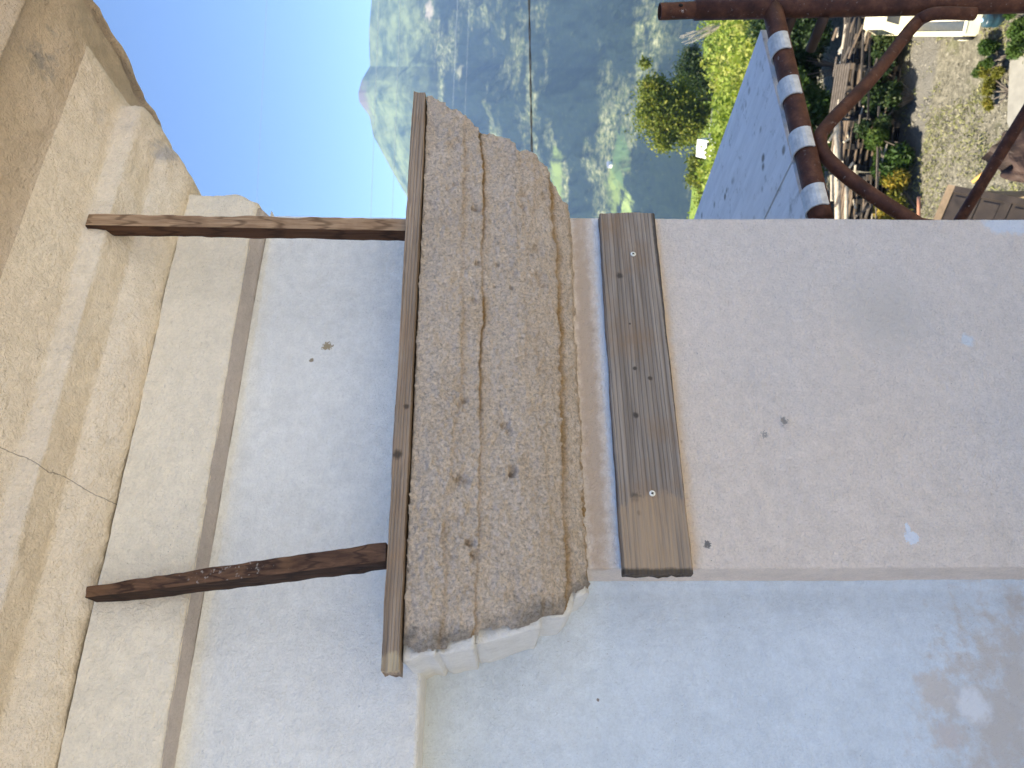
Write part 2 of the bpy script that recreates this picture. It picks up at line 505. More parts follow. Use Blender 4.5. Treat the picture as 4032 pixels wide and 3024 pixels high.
e0 = edge([(1651, 2678), (1642, 3024)], 0.0); z0 = float(e0(0.05)); e0 = const(z0)
e1b = edge([(1052, 1008), (887, 2016), (729, 3024)], 0.0)
e1 = edge([(1035, 1008), (857, 2016), (687, 3024)], 0.008)
e2 = edge([(972, 1008), (802, 2016), (626, 3024)], 0.05)
e3 = edge([(662, 1111), (450, 2016), (225, 3024)], 0.05)
e4 = edge([(510, 1008), (231, 2016)], 0.103)
e5 = edge([(389, 1008), (109, 2016)], 0.152)
k5 = e5
e3b = lambda x: e3(x) + 0.0045
e3c = lambda x: e3(x) + 0.022
e6 = lambda x: e5(x) + 0.034
e7 = lambda x: e5(x) * 0 + 0.772
e8 = const(0.812)
e9 = const(0.800)
e10 = const(0.862)

# architrave soffit, frieze, fillet, fascia
pf = [(-0.10, e0), (-0.05, e0), (-0.004, e0)]
pf += [(0.0, lambda x: e0(x) + 0.004)]
pf += between((0.0, e0), (0.0, e1b), 62)
pf += between((0.0, e1b), (0.008, e1), 3)
frz, _, _ = sweep('frieze', pf, m_frz, house, step=0.0055, y_right=2.0,
    disp=lambda q: 0.0016 * fbm(q * np.array([5, 5, 7]), 3, 3) + 0.0005 * fbm(q * 70, 3, 4))
frz['label'] = 'smooth white frieze with faint horizontal trowel streaks'
pf = [(0.004, e1)]
pf += between((0.004, e1), (0.049, e2), 9)
drp, _, _ = sweep('drip_band', pf, plaster('fascia_shade_plaster', (0.68, 0.61, 0.57), (0.60, 0.545, 0.515), fine=0.6, coarse=0.5, scale_f=280), house, step=0.0055, xr=XR, xr_fn=lambda f: -0.004 - 0.052 * f, y_right=2.0, smooth_it=10, disp=lambda q: 0.001 * fbm(q * 12, 3, 6) + 0.0006 * fbm(q * 60, 2, 5))  # same plaster as the fascia, underside shade put into a greyer colour
drp['label'] = 'narrow underside strip at the foot of the fascia, its shade painted grey'
pf = [(0.046, lambda x: e2(x) - 0.0005), (0.050, lambda x: e2(x) + 0.003)]
pf += between((0.050, e2), (0.050, e3), 24)[1:]
def lump(q):
    r = np.clip((q[:, 0] - 0.80) / 0.25, 0, 1)
    return 0.0024 * fbm(q * 9, 3, 8) + 0.0010 * fbm(q * 24, 3, 7) + (0.0009 + 0.0016 * r) * fbm(q * 55, 3, 9) + 0.006 * r * fbm(q * 14, 2, 10)
fas, _, _ = sweep('fascia', pf, m_cor if False else plaster('fascia_plaster', (0.92, 0.82, 0.65), (0.88, 0.785, 0.62), fine=0.55, coarse=0.5, scale_f=280, speck=0.5, tint=(0.86, 0.76, 0.60)), house, step=0.0055, xr=XR, xr_fn=lambda f: -0.056 + 0.030 * math.sin(min(1, f * 1.6) * math.pi / 2), smooth_it=14, y_right=2.0, disp=lump)
pf = [(0.020, lambda x: e3(x) + 0.003), (0.049, lambda x: e3(x) + 0.0015), (0.057, e3b)]
pf += between((0.057, e3b), (0.103, e4), 12, 0.8, 0.004)
pf += between((0.103, e4), (0.152, e5), 10)
pf += between((0.152, e5), (0.157, e6), 7)
pf += between((0.157, e6), (0.230, e7), 16, 1.0, 0.003)
cor_lo = list(pf)
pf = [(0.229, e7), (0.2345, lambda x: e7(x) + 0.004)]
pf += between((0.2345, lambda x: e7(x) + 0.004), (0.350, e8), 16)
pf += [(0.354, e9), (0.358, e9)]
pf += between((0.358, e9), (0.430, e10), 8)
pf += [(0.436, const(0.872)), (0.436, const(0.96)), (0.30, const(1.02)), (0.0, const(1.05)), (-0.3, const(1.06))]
def lump2(q):
    r = np.clip((q[:, 0] - 0.82) / 0.3, 0, 1)
    pit = np.clip(-vnoise(q * 38, 31) - 0.55, 0, 1) * 0.012
    return 0.0026 * fbm(q * 7, 3, 12) + 0.0016 * fbm(q * 22, 3, 11) + (0.0013 + 0.0018 * r) * fbm(q * 60, 3, 13) + 0.009 * r * fbm(q * 12, 2, 14) - pit * 0.4
m_cor2 = plaster('corona_plaster', (0.92, 0.79, 0.65), (0.84, 0.73, 0.61), fine=0.6, coarse=0.6, scale_f=240, speck=0.2, tint=(0.55, 0.42, 0.28), spots=[  # corona underside: slightly darker plaster with browner blotches
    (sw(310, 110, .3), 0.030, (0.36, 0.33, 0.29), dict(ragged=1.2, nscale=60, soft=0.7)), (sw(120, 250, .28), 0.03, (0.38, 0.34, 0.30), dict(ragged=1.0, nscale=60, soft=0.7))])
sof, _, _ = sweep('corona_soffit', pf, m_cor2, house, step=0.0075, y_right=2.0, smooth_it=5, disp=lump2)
sof['label'] = 'darker underside of the projecting corona'
pf = cor_lo
cor, _, _ = sweep('cornice', pf, m_cor, house, step=0.0065, y_right=2.0, smooth_it=5, disp=lump2)
cor['label'] = 'rough beige stepped cornice with lumpy mitred corner'

# pilaster, plain wall and the body behind
zs = stations(-ZC, z0 - 0.004, -1.12, z0 - 0.01, 0.0065, 0.6)
def pil_disp(q):
    d = 0.0011 * fbm(q * 4.5, 3, 21) + 0.00045 * fbm(q * 85, 3, 22)
    c = sw(3085, 1660); r = np.linalg.norm((q - c) * np.array([1, .5, 1]), axis=1)
    d += 0.0045 * np.exp(-((r - 0.007) / 0.003) ** 2) - 0.003 * np.exp(-(r / 0.004) ** 2)
    return d
pil, _, _ = sweep('pilaster', [(0.0, const(z)) for z in zs], m_pil, house, xl=XL, y_right=2.0, y_left=YB + 0.02, step=0.0065, smooth_it=1, disp=pil_disp)
pil['label'] = 'flat greyish pink pilaster with rough render'
# recessed wall sheet
xs = stations(-4.0, XL + 0.03, -0.25, XL + 0.03, 0.007, 0.25)
zz = stations(-ZC, z0 + 0.01, -1.12, z0 + 0.01, 0.007, 0.6)
G = np.zeros((len(zz), len(xs), 3)); G[..., 0] = xs[None, :]; G[..., 1] = YB; G[..., 2] = zz[:, None] + ZC
q = G.reshape(-1, 3)
side = np.clip((q[:, 0] - (XL - 0.022)) / 0.022, 0, 1)
G[..., 1] -= (0.0014 * fbm(q * 4, 3, 41) + 0.0004 * fbm(q * 70, 2, 42) + 0.012 * side ** 2).reshape(G.shape[:2])
mesh('wall', G.reshape(-1, 3), grid_faces(len(zz), len(xs)), m_wall, house, True)
mb = MB()
mb.add(box_minmax((-4.0, YB + 0.03, 0), (XR - 0.02, 6.0, ZC + 1.0)), BOXF)
mb.build('core_wall', [m_wall], house)
mb = MB()
mb.add([(-4.3, -0.5, ZC + 1.06), (1.5, -0.5, ZC + 1.06), (1.5, 6.4, ZC + 1.06), (-4.3, 6.4, ZC + 1.06), (-4.3, 2.9, ZC + 2.6), (-0.9, 2.9, ZC + 2.6)], [(0, 1, 5, 4), (1, 2, 5), (2, 3, 4, 5), (3, 0, 4), (3, 2, 1, 0)])
mb.build('roof', [simple('roof_tiles', (0.22, 0.12, 0.09), 0.85, scale=20)], house)

# ------------------------------------------------------------------ the capital
topz = lambda x: 0.1257 + 0.0113 * x
PROF = [(0.004, -0.143), (0.012, -0.141), (0.030, -0.136), (0.042, -0.127), (0.050, -0.113), (0.046, -0.108), (0.060, -0.104),
        (0.074, -0.090), (0.086, -0.074), (0.090, -0.064), (0.103, -0.058), (0.110, -0.035), (0.115, -0.010), (0.118, 0.024),
        (0.126, 0.029), (0.136, 0.035), (0.140, 0.060), (0.142, 0.082), (0.149, 0.088), (0.151, 0.12), (0.150, 0.139)]
pz = np.array([a[1] for a in PROF]); pp_ = np.array([a[0] for a in PROF])
def gline(pts, p): 
    w_ = sorted([tuple(sw(x, y, p)) for x, y in pts])
    gx = np.array([a[0] for a in w_]); gz = np.array([a[2] - ZC for a in w_])
    return lambda x: np.interp(x, gx, gz)
G1 = gline([(1894, 498), (1909, 790), (1903, 1008), (1909, 1263), (1894, 1433), (1894, 1737), (1885, 2016), (1879, 2259), (1872, 2472)], .12)
G2 = gline([(2170, 765), (2188, 900), (2200, 1008), (2213, 1372), (2219, 1676), (2222, 2016), (2234, 2198), (2240, 2356)], .062)
G3 = gline([(2267, 1008), (2283, 1494), (2304, 2016), (2328, 2259)], .02)
G4 = gline([(1830, 600), (1824, 1008), (1821, 1494), (1794, 1676), (1780, 1850), (1739, 2125), (1763, 2259), (1739, 2502)], .14)
G5 = gline([(2110, 800), (2067, 1008), (2076, 1494), (2070, 1858), (2134, 2077), (2140, 2320)], .105)
G6 = gline([(2050, 760), (2116, 1220), (2125, 1585), (2150, 1850), (2170, 2016)], .098)

def pline(pts, p_of):
    """picture polyline -> x on the front plane as a function of height"""
    out = []
    for px, py in pts:
        z = 0.0
        for _ in range(4):
            q_ = sw(px, py, p_of(z)); z = q_[2] - ZC
        out.append((z, q_[0]))
    out.sort()
    zz_ = np.array([o_[0] for o_ in out]); xx_ = np.array([o_[1] for o_ in out])
    return lambda z: np.interp(z, zz_, xx_)
pfront = lambda z: np.interp(z, pz, pp_)
XRIGHT = pline([(1640, 372), (1702, 388), (1769, 417), (1860, 475), (1891, 498), (1906, 520), (1939, 523), (1988, 535), (2024, 560), (2031, 583), (2085, 589), (2122, 626), (2158, 674), (2176, 729), (2219, 784), (2243, 832), (2268, 862)], pfront)
XMORT = pline([(1590, 2545), (1605, 2545), (1648, 2572), (1684, 2551), (1733, 2545), (1763, 2548), (1769, 2520), (1830, 2508), (1891, 2496), (1897, 2478), (1952, 2472), (2043, 2466), (2116, 2441), (2134, 2429), (2219, 2423), (2243, 2380), (2255, 2325), (2298, 2314), (2328, 2310), (2343, 2277)], pfront)
# where the old moulding meets the wall behind: height -> x on the wall plane
far_ = [on_y(px, py, YB) for px, py in ((1560, 2678), (1648, 2678), (1690, 2657), (1769, 2657), (1888, 2622), (1897, 2617), (2000, 2584), (2103, 2545), (2112, 2514), (2195, 2496), (2225, 2453), (2240, 2420), (2304, 2380), (2326, 2330), (2345, 2262))]
fz = np.array([q_[2] - ZC for q_ in far_])[::-1]; fx0 = np.array([q_[0] for q_ in far_])[::-1]
XFAR = lambda z: np.interp(z, fz, fx0)

MP = [(0.004, -0.143), (0.028, -0.136), (0.048, -0.117), (0.060, -0.104), (0.090, -0.068), (0.108, -0.030), (0.119, 0.015), (0.130, 0.040), (0.143, 0.080), (0.150, 0.110), (0.151, 0.139)]
mz_ = np.array([a[1] for a in MP]); mp_ = np.array([a[0] for a in MP])
def cap_sheet(zstep, step, mould, disp_fn, smooth_it=1):
    zz = np.arange(-0.143, 0.1391, zstep)
    rows_z = np.concatenate([[zz[0] - 0.001], zz, [zz[-1] + 0.0015, zz[-1] + 0.002, zz[-1] + 0.002]])
    pr = np.interp(zz, pz, pp_) if mould else np.interp(zz, mz_, mp_)
    rows_p = np.concatenate([[-0.02], pr, [pr[-1] - 0.004, 0.05, -0.02]])
    shr = np.concatenate([[1.0], np.ones(len(zz)), [1.0, 0.6, 0.2]])
    P = []
    n_l = int(0.26 / step); n_f = int(1.02 / step)
    tr = np.concatenate([np.arange(0, 0.15, step), np.arange(0.15, 0.45, 0.02)])
    for i, (p, z, sh) in enumerate(zip(rows_p, rows_z, shr)):
        zq = min(max(z, -0.143), 0.139)
        a = XFAR(zq); a = XL - (XL - a) * (sh if i > 3 else 1)
        if i == 0: a = XL + 0.01
        b = XR + (XRIGHT(zq) - XR) * sh
        if i == 0: b = XR - 0.01
        if mould: b = min(b - 0.02, XR + 0.06); p = p - 0.016
        xs_ = np.concatenate([np.full(n_l, a), np.linspace(a, b, n_f), np.full(len(tr) - 1, b)])
        if mould:      # the front left edge stands forward; further along the sheet stays well behind the mortar
            near = np.clip((xs_ - a) / 0.06, 0, 1)
            pm_ = np.interp(zq, mz_, mp_)
            pf_ = min(p + 0.008, pm_ - 0.004) * (1 - near) + (pm_ - 0.022) * near
        else: pf_ = np.full(len(xs_), p)
        ys_ = -pf_.copy()
        ys_[:n_l] = np.linspace(YB + 0.01, -pf_[n_l], n_l + 1)[:-1]
        ys_[n_l + n_f:] = -pf_[-1] + tr[1:]
        k = np.clip((z + 0.02) / 0.158, 0, 1)
        zs_ = z + (topz(xs_) - 0.139) * k
        P.append(np.stack([xs_, ys_, zs_ + ZC], -1))
    P = np.array(P)
    for _ in range(smooth_it): P[:, 1:-1] = .5 * P[:, 1:-1] + .25 * (P[:, :-2] + P[:, 2:])
    N = -normals_of(P)
    D, A, keep = disp_fn(P, rows_z)
    D[-3:] *= 0.1
    P = P + N * D[..., None]
    F = grid_faces(*P.shape[:2])
    if keep is not None: F = F[keep.reshape(-1)[F].all(axis=1)]
    return P, F, A

cap = empty('capital', (0.64, 0, ZC - 0.14), None, None)
cap.parent = house
cap.location = Vector((0.64, 0, ZC - 0.14)) - house.location
cap['label'] = 'rough sand coloured mortar capital with ragged silhouette over old white moulding'

def mould_disp(P, rz):
    q = P.reshape(-1, 3)
    d = 0.0010 * fbm(q * 12, 3, 51) + 0.0004 * fbm(q * 90, 2, 52)
    zq_ = q[:, 2] - ZC
    for zg, dp_, st_ in ((0.083, .0050, .0025), (0.031, .0065, .004), (-0.062, .0055, .004), (-0.113, .0045, .003), (-0.137, .002, .001)):
        d -= dp_ * np.exp(-((zq_ - zg) / .0022) ** 2)
        d += st_ * np.tanh((zq_ - zg) / .0015) * np.exp(-((zq_ - zg) / .012) ** 2)
    return d.reshape(P.shape[:2]), None, None
m_mould = plaster('old_moulding_paint', (0.72, 0.71, 0.68), (0.66, 0.65, 0.62), fine=0.4, coarse=0.4, scale_f=300, speck=0.3)
P, F, _ = cap_sheet(0.003, 0.005, True, mould_disp)
mesh('old_moulding', P.reshape(-1, 3), F, m_mould, cap, True)

rng = np.random.RandomState(5)
pits = []
for (px, py, r, d) in [(1772, 760, .0085, .005), (1793, 745, .006, .005), (1965, 1020, .006, .004), (1990, 1655, .008, .007), (2010, 1680, .007, .005), (2130, 1030, .012, .009), (2140, 1060, .007, .007),
                       (2020, 1830, .008, .006), (2015, 1850, .006, .008), (1815, 1885, .010, .009), (1835, 1900, .010, .006), (1850, 2140, .009, .009), (1868, 2180, .008, .008), (1815, 1600, .008, .006), (1830, 1580, .006, .007),
                       (1870, 1180, .006, .006), (1885, 1035, .006, .007), (1950, 1110, .004, .007), (2015, 1110, .004, .006), (1775, 1380, .010, .004), (1720, 520, .010, .004), (1790, 590, .011, .006), (1810, 570, .009, .006),
                       (2030, 2330, .012, .004), (2150, 690, .008, .006), (2075, 720, .008, .005), (2060, 770, .008, .005), (2130, 920, .016, .006), (1880, 820, .010, .008)]:
    pits.append((sw(px, py, .13), r, d))
def mortar_disp(P, rz):
    sh = P.shape[:2]
    q = P.reshape(-1, 3)
    zr = q[:, 2] - ZC
    d = 0.0024 * fbm(q * 11, 3, 61) + 0.0016 * fbm(q * np.array([110, 110, 75]), 3, 62) + 0.0021 * fbm(q * np.array([250, 250, 165]), 2, 63, .65)
    d += 0.0026 * fbm(q * np.array([55, 55, 42]), 3, 60, .6)
    # crumbling band beside the upper groove
    band = np.exp(-((zr - (G1(q[:, 0]) + .022)) / .020) ** 2) * np.clip(.55 + 1.1 * fbm(q * np.array([7, 0, 0]) + 3, 2, 59), 0, 1)
    band2 = np.exp(-((zr + .03) / .030) ** 2) * np.clip(-.1 + 1.1 * fbm(q * np.array([8, 0, 0]) + 9, 2, 58), 0, 1)
    cr = np.clip(vnoise(q * np.array([58, 58, 75]), 57) + .5 * vnoise(q * 140, 56), -1, 1)
    d -= np.maximum(band, band2) * 0.0085 * np.clip(cr - .18, 0, 1)
    pt = np.clip(fbm(q * 8, 3, 66) * 1.2, 0, 1)
    d += pt * 0.0042 * (np.abs(fbm(q * 95, 3, 67, .6)) - .3)
    wob = 0.0020 * fbm(q * np.array([22, 0, 0]) + 5, 3, 64) + 0.0009 * vnoise(q * np.array([150, 0, 0]), 65)
    och = np.zeros(len(q))
    for g, dep, wd, oc, step_ in ((G1, .0060, .0013, .9, .0015), (G2, .0055, .0028, .95, .001), (G3, .0050, .0017, .95, 0), (G4, .0012, .0020, .34, .0018), (G5, .0010, .0011, .22, .0008), (G6, .0012, .0011, .2, .0008)):
        zz = zr - (g(q[:, 0]) + wob)
        fade = np.clip(0.5 + 1.0 * vnoise(q * np.array([9, 0, 0]) + dep * 1000, 7), 0.1, 1)
        d -= dep * np.exp(-(zz / wd) ** 2) * (0.45 + 0.55 * fade)
        d += step_ * (1 / (1 + np.exp(-np.clip(zz, -.05, .05) / 0.001)) - .5) * np.exp(-(zz / .03) ** 2)
        och = np.maximum(och, oc * (np.exp(-(zz / (wd * 2.0)) ** 2) + .45 * np.exp(-((zz + .003) / .006) ** 2) * np.clip(fbm(q * 30, 2, 5) + .6, 0, 1)) * (0.35 + 0.65 * fade))
    for c, r, dd in pits:
        rr = np.sqrt((q[:, 0] - c[0]) ** 2 + (q[:, 2] - c[2]) ** 2) / r * 1.25 + 0.5 * fbm(q * 130, 2, 68)
        d -= dd * 1.7 * np.exp(-np.abs(rr) ** 3 * 1.2)
    pk = vnoise(q * 75, 81)
    d -= 0.004 * np.clip((pk - .62) / .2, 0, 1) * np.clip(fbm(q * 10, 2, 82) + .3, 0, 1)
    far = np.clip((q[:, 0] - (XR - .05)) / .12, 0, 1)
    d += far * (0.0035 * fbm(q * 30, 3, 69) + 0.0030 * fbm(q * 90, 2, 70))
    edge_ = (q[:, 0] - XMORT(zr)) + 0.0035 * fbm(q * 40, 3, 71) + 0.002 * fbm(q * 160, 2, 74)
    left = (q[:, 0] < XFAR(zr) + 0.05) & (q[:, 1] > -np.interp(zr, mz_, mp_) + 0.009)
    edge_ = np.where(left, -0.02, edge_)
    k = np.clip(edge_ / 0.008, 0, 1)
    d = d * k - 0.0045 * (1 - k) ** 1.5
    grey = np.clip(1.1 - edge_ / 0.024 + 0.7 * fbm(q * 35, 2, 72), 0, 1)
    keep = (edge_ > -0.003) | (q[:, 0] > 0.6)
    return d.reshape(sh), dict(ochre=och, grey=grey), keep.reshape(sh)
m_mor, t, b = new_mat('sand_mortar')
c = mix(t, ramp(t, noise(t, 10, 5, 0.65), [(0.3, 0.0), (0.7, 1.0)]), (0.84, 0.70, 0.56), (0.95, 0.81, 0.67))
c = mix(t, ramp(t, noise(t, 170, 4, 0.75), [(0.52, 0.0), (0.75, 0.75)]), c, (0.36, 0.285, 0.225))
c = mix(t, ramp(t, noise(t, 420, 2, 0.7), [(0.6, 0.0), (0.75, 0.5)]), c, (0.62, 0.54, 0.47))
ao = nd(t, 'ShaderNodeAttribute', attribute_name='ochre', attribute_type='GEOMETRY')
ag = nd(t, 'ShaderNodeAttribute', attribute_name='grey', attribute_type='GEOMETRY')
c = mix(t, math_(t, 'MULTIPLY', ag.outputs['Fac'], 0.7), c, (0.27, 0.255, 0.24))
c = mix(t, math_(t, 'MULTIPLY', ao.outputs['Fac'], 0.95, clamp=True), c, (0.50, 0.31, 0.13))
t.links.new(c, b.inputs['Base Color'])
b.inputs['Roughness'].default_value = 1.0
b.inputs['Specular IOR Level'].default_value = 0.1
n1 = bump(t, b, noise(t, 280, 4, 0.8), 1.0, 0.008)
bump(t, b, noise(t, 110, 5, 0.7), 0.9, 0.009, n1)
c0_ = b.inputs['Base Color'].links[0].from_socket
t.links.new(mix(t, 0.8, c0_, ramp(t, noise(t, 210, 5, .8), [(.34, .56), (.5, 1.0), (.64, 1.28)]), 'MULTIPLY'), b.inputs['Base Color'])
P, F, A = cap_sheet(0.0019, 0.0023, False, mortar_disp)
mort = mesh('mortar_coat', P.reshape(-1, 3), F, m_mor, cap, True)
for k_, v_ in A.items():
    at = mort.data.attributes.new(k_, 'FLOAT', 'POINT'); at.data.foreach_set('value', v_.astype(np.float32))

# ------------------------------------------------------------------ boards and props
def slab(name, corners, thick_vec, mats, parent=None, nx=60, ny=10, wear=0.0012, seed=0, chamfer=0.002, end_rough=0.0):
    """a plank: quad corners (a,b,c,d; a->b the long way) extruded by thick_vec, with slightly worn edges"""
    a, b_, c_, d_ = [np.asarray(v, float) for v in corners]
    T = np.asarray(thick_vec, float)
    prof = []   # cross-section round the plank in (v,w), v across, w through the thickness
    ch = 0.06
    ring = [(0, ch * 2), (0.0, 1 - ch * 2), (ch * .4, 1), ] 
    ring = [(0, .12), (0, .88), (.02, 1)] + [(v, 1) for v in np.linspace(.02, .98, ny)[1:-1]] + [(.98, 1), (1, .88), (1, .12), (.98, 0)] + [(v, 0) for v in np.linspace(.98, .02, ny)[1:-1]] + [(.02, 0)]
    V = []
    for i in range(nx + 1):
        u = i / nx
        for v, w_ in ring:
            p = (a * (1 - u) + b_ * u) * (1 - v) + (d_ * (1 - u) + c_ * u) * v + T * w_
            V.append(p)
    V = np.array(V)
    n = len(ring)
    cen = V.reshape(nx + 1, n, 3).mean(1, keepdims=True)
    L = b_ - a; L /= np.linalg.norm(L)
    q = V + 0
    dis = wear * fbm(q * 14, 3, seed) + wear * 0.5 * vnoise(q * 70, seed + 3)
    out = (V.reshape(nx + 1, n, 3) - cen); out /= np.linalg.norm(out, axis=2, keepdims=True)
    V = V + out.reshape(-1, 3) * dis[:, None]
    if end_rough:
        e = np.zeros(len(V)); idx = np.arange(len(V)) // n
        e = np.where(idx == 0, -1, np.where(idx == nx, 1, 0)) * end_rough * (0.5 + fbm(q * 130, 2, seed + 9))
        V = V + L * e[:, None]
    F = []
    for i in range(nx):
        for k in range(n):
            F.append((i * n + k, (i + 1) * n + k, (i + 1) * n + (k + 1) % n, i * n + (k + 1) % n))
    F.append(tuple(range(n))); F.append(tuple(nx * n + k for k in range(n - 1, -1, -1)))
    if isinstance(mats, (list, tuple)) and len(mats) == 2:       # second, darker material paints shade on the side that faces left
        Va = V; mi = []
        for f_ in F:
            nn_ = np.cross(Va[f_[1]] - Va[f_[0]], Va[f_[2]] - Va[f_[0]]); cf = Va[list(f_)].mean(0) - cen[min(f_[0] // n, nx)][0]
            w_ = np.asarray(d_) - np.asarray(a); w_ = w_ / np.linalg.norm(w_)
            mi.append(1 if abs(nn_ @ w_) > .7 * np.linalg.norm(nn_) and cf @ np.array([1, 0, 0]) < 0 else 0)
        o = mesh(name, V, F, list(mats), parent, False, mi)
    else: o = mesh(name, V, F, mats, parent, False)
    return o

# screwed board on the pilaster
TB = 0.023
cB = [sw(2454, 2257, TB), sw(2359, 842, TB), sw(2577, 840, TB), sw(2731, 2255, TB)]
m_bB = wood('weathered_board', (0.19, 0.155, 0.125), (0.40, 0.34, 0.28), (0.035, 1, 1), grain=100, weather=0.6, bs=1.0, edge=[((0.2725, 0, 0), .006, (1, 0, 0)), ((0.30, 0, 9.69), .004, (0, 0, 1)), ],
            knots=[(sw(2505, 1960, TB), 0.008), (sw(2480, 1275, TB), 0.002), (sw(2560, 1490, TB), 0.004), (sw(2500, 1450, TB), 0.0035), (sw(2503, 1635, TB), 0.005), (sw(2395, 1460, TB), 0.004), (sw(2518, 2020, TB), 0.004), (sw(2440, 1085, TB), 0.006)],
            fresh=(sw(2600, 2110, TB), 0.071, (0.40, 0.285, 0.18), (1.0, 1, 0.75)), stain=(0.25, 0.155, 0.085))
board = empty('wooden_board', (0.63, -0.001, 9.745), 'weathered grey brown board screwed flat across the pilaster below the mortar capital', 'board')
b_o = slab('plank', cB, (0, TB - 0.0005, 0), m_bB, board, nx=90, ny=16, wear=0.0011, seed=71, end_rough=0.0022)
m_zinc = simple('screw_zinc', (0.72, 0.74, 0.72), 0.38, 0.75, 0.12, 200)
m_dk = simple('screw_recess', (0.03, 0.04, 0.045), 0.6)
def screw(px, py, rad, ang, hang):
    c = sw(px, py, TB + 0.0005)
    n = 28
    V, F = [], []
    rr = [(0, .0), (.35, .0), (.55, .0), (.92, -.0002), (1.0, -.0010), (.97, -.0016), (.4, -.006)]
    prof_y = [-.0026, -.0026, -.0026, -.0023, -.0014, -.0004, .003]
    for (r_, _), yy in zip(rr[1:], prof_y[1:]):
        for k in range(n):
            t_ = 2 * math.pi * k / n
            V.append(c + np.array([math.cos(t_) * r_ * rad, yy - hang, math.sin(t_) * r_ * rad]))
    m_ = MB()
    Fs = []
    for i in range(len(rr) - 2):
        for k in range(n): Fs.append((i * n + k, (i + 1) * n + k, (i + 1) * n + (k + 1) % n, i * n + (k + 1) % n))
    Fs.append(tuple(range(n - 1, -1, -1)))
    m_.add(V, Fs, 0)
    for a_ in (0, 90, 45, 135):
        t_ = R(a_ + ang); L_ = rad * (0.52 if a_ in (0, 90) else 0.34); W_ = rad * (0.13 if a_ in (0, 90) else .07)
        ex = (math.cos(t_), 0, math.sin(t_)); ez = (-math.sin(t_), 0, math.cos(t_))
        m_.add(box_v(c + np.array([0, -.0026 - hang, 0]), (ex, (0, 1, 0), ez), L_, .00025, W_), BOXF, 1)
    return m_.build('screw', [m_zinc, m_dk], board)
screw(2493, 1002, 0.0052, 40, 0.0)
screw(2568, 1944, 0.0052, 20, 0.0)
# a loose splinter beside the board
# guide rail on top of the capital, its edge towards us
PA = 0.1635
qa, qb = sw(1496, 2640, PA), sw(1626, 361, PA)
qc, qd = sw(1677, 365, PA), sw(1571, 2638, PA)
for q_ in (qc, qd): q_[2] += 0.0005
m_bA = wood('rail_wood', (0.22, 0.165, 0.12), (0.48, 0.37, 0.27), (0.03, 1, 1), grain=150, weather=0.6, bs=0.9,
            knots=[(sw(1565, 1790, PA), 0.007), (sw(1600, 1600, PA), 0.004)], stain=(0.27, 0.16, 0.085), fresh=(sw(1535, 2640, PA), 0.022, (0.52, 0.42, 0.27), (1, 1, 1)))
rail = slab('wooden_rail', [qa, qb, qc, qd], (0, 0.055, 0), m_bA, None, nx=110, ny=6, wear=0.0020, seed=31, end_rough=0.003)
tag(rail, 'long weathered timber rail lying level on top of the mortar capital, its thin edge showing', 'wooden rail')

def prop_stick(name, A, B, w1, w2, mat, seed, twist=0.0, wear=0.0015, taper_=0.0):
    """square stick from A up to B, section w1 (front) x w2 (side)"""
    d = B - A; d /= np.linalg.norm(d)
    ex = np.array([math.cos(twist), math.sin(twist), 0.0]); ex -= d * (ex @ d); ex /= np.linalg.norm(ex)
    ey = np.cross(d, ex)
    a = A - ex * w1 / 2 - ey * w2 / 2; b_ = B - ex * w1 / 2 - ey * w2 / 2
    return slab(name, [a, b_ + ex * w1 * taper_ / 2, b_ + ex * w1 * (1 - taper_ / 2), a + ex * w1], ey * w2, mat, None, nx=70, ny=6, wear=wear, seed=seed, end_rough=0.001)
m_s1 = wood('brown_stick_wood', (0.24, 0.145, 0.08), (0.50, 0.34, 0.21), (1, 1, 0.045), grain=200, weather=0.4, bs=0.7, stain=(0.09, 0.04, 0.02), knots=[(on_y(990, 880, -.14), 0.008)])
A1 = on_y(1590, 906, -0.125); B1 = on_y(357, 884, -0.150)
A1[2] = ZC + 0.1665
m_s1d = wood('shaded_side_wood', (0.05, 0.024, 0.014), (0.11, 0.055, 0.03), (1, 1, 0.045), grain=160, weather=0.5, bs=0.8)  # darker copy of the stick wood, shade painted on its left side
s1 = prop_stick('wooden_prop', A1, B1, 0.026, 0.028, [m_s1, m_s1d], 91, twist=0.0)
tag(s1, 'straight square brown stick with a knot, wedged upright under the cornice at the corner', 'wooden prop', 'sticks propping the rail against the cornice')
m_s2 = wood('dark_painted_stick', (0.06, 0.028, 0.015), (0.19, 0.10, 0.052), (1, 1, 0.05), grain=220, weather=0.6, bs=0.6, stain=(0.30, 0.155, 0.065), rough=0.62)
t = m_s2.node_tree; b = t.nodes['Principled BSDF']
srcc = b.inputs['Base Color'].links[0].from_socket
pm = math_(t, 'MULTIPLY', math_(t, 'MAXIMUM', spot(t, on_y(1000, 2270, -.09), 0.03, ragged=0.8, nscale=120, soft=.1, stretch=(1, 1, .35)), spot(t, on_y(850, 2300, -.08), 0.02, ragged=0.8, nscale=120, soft=.1)), ramp(t, noise(t, 150, 4, .7), [(.58, 0), (.64, 1)]))
t.links.new(mix(t, math_(t, 'MULTIPLY', pm, 0.45), srcc, (0.55, 0.52, 0.47)), b.inputs['Base Color'])
A2 = on_y(1513, 2188, -0.125); B2 = on_y(372, 2345, -0.060)
A2[2] = ZC + 0.1578
m_s2d = wood('shaded_stick_side', (0.022, 0.012, 0.009), (0.06, 0.03, 0.018), (1, 1, 0.05), grain=160, weather=0.6, bs=0.6)  # left side of the second stick, its shade put into a darker wood
s2 = prop_stick('wooden_prop', A2, B2, 0.029, 0.040, [m_s2, m_s2d], 97, twist=0.05, wear=0.0026, taper_=0.42)
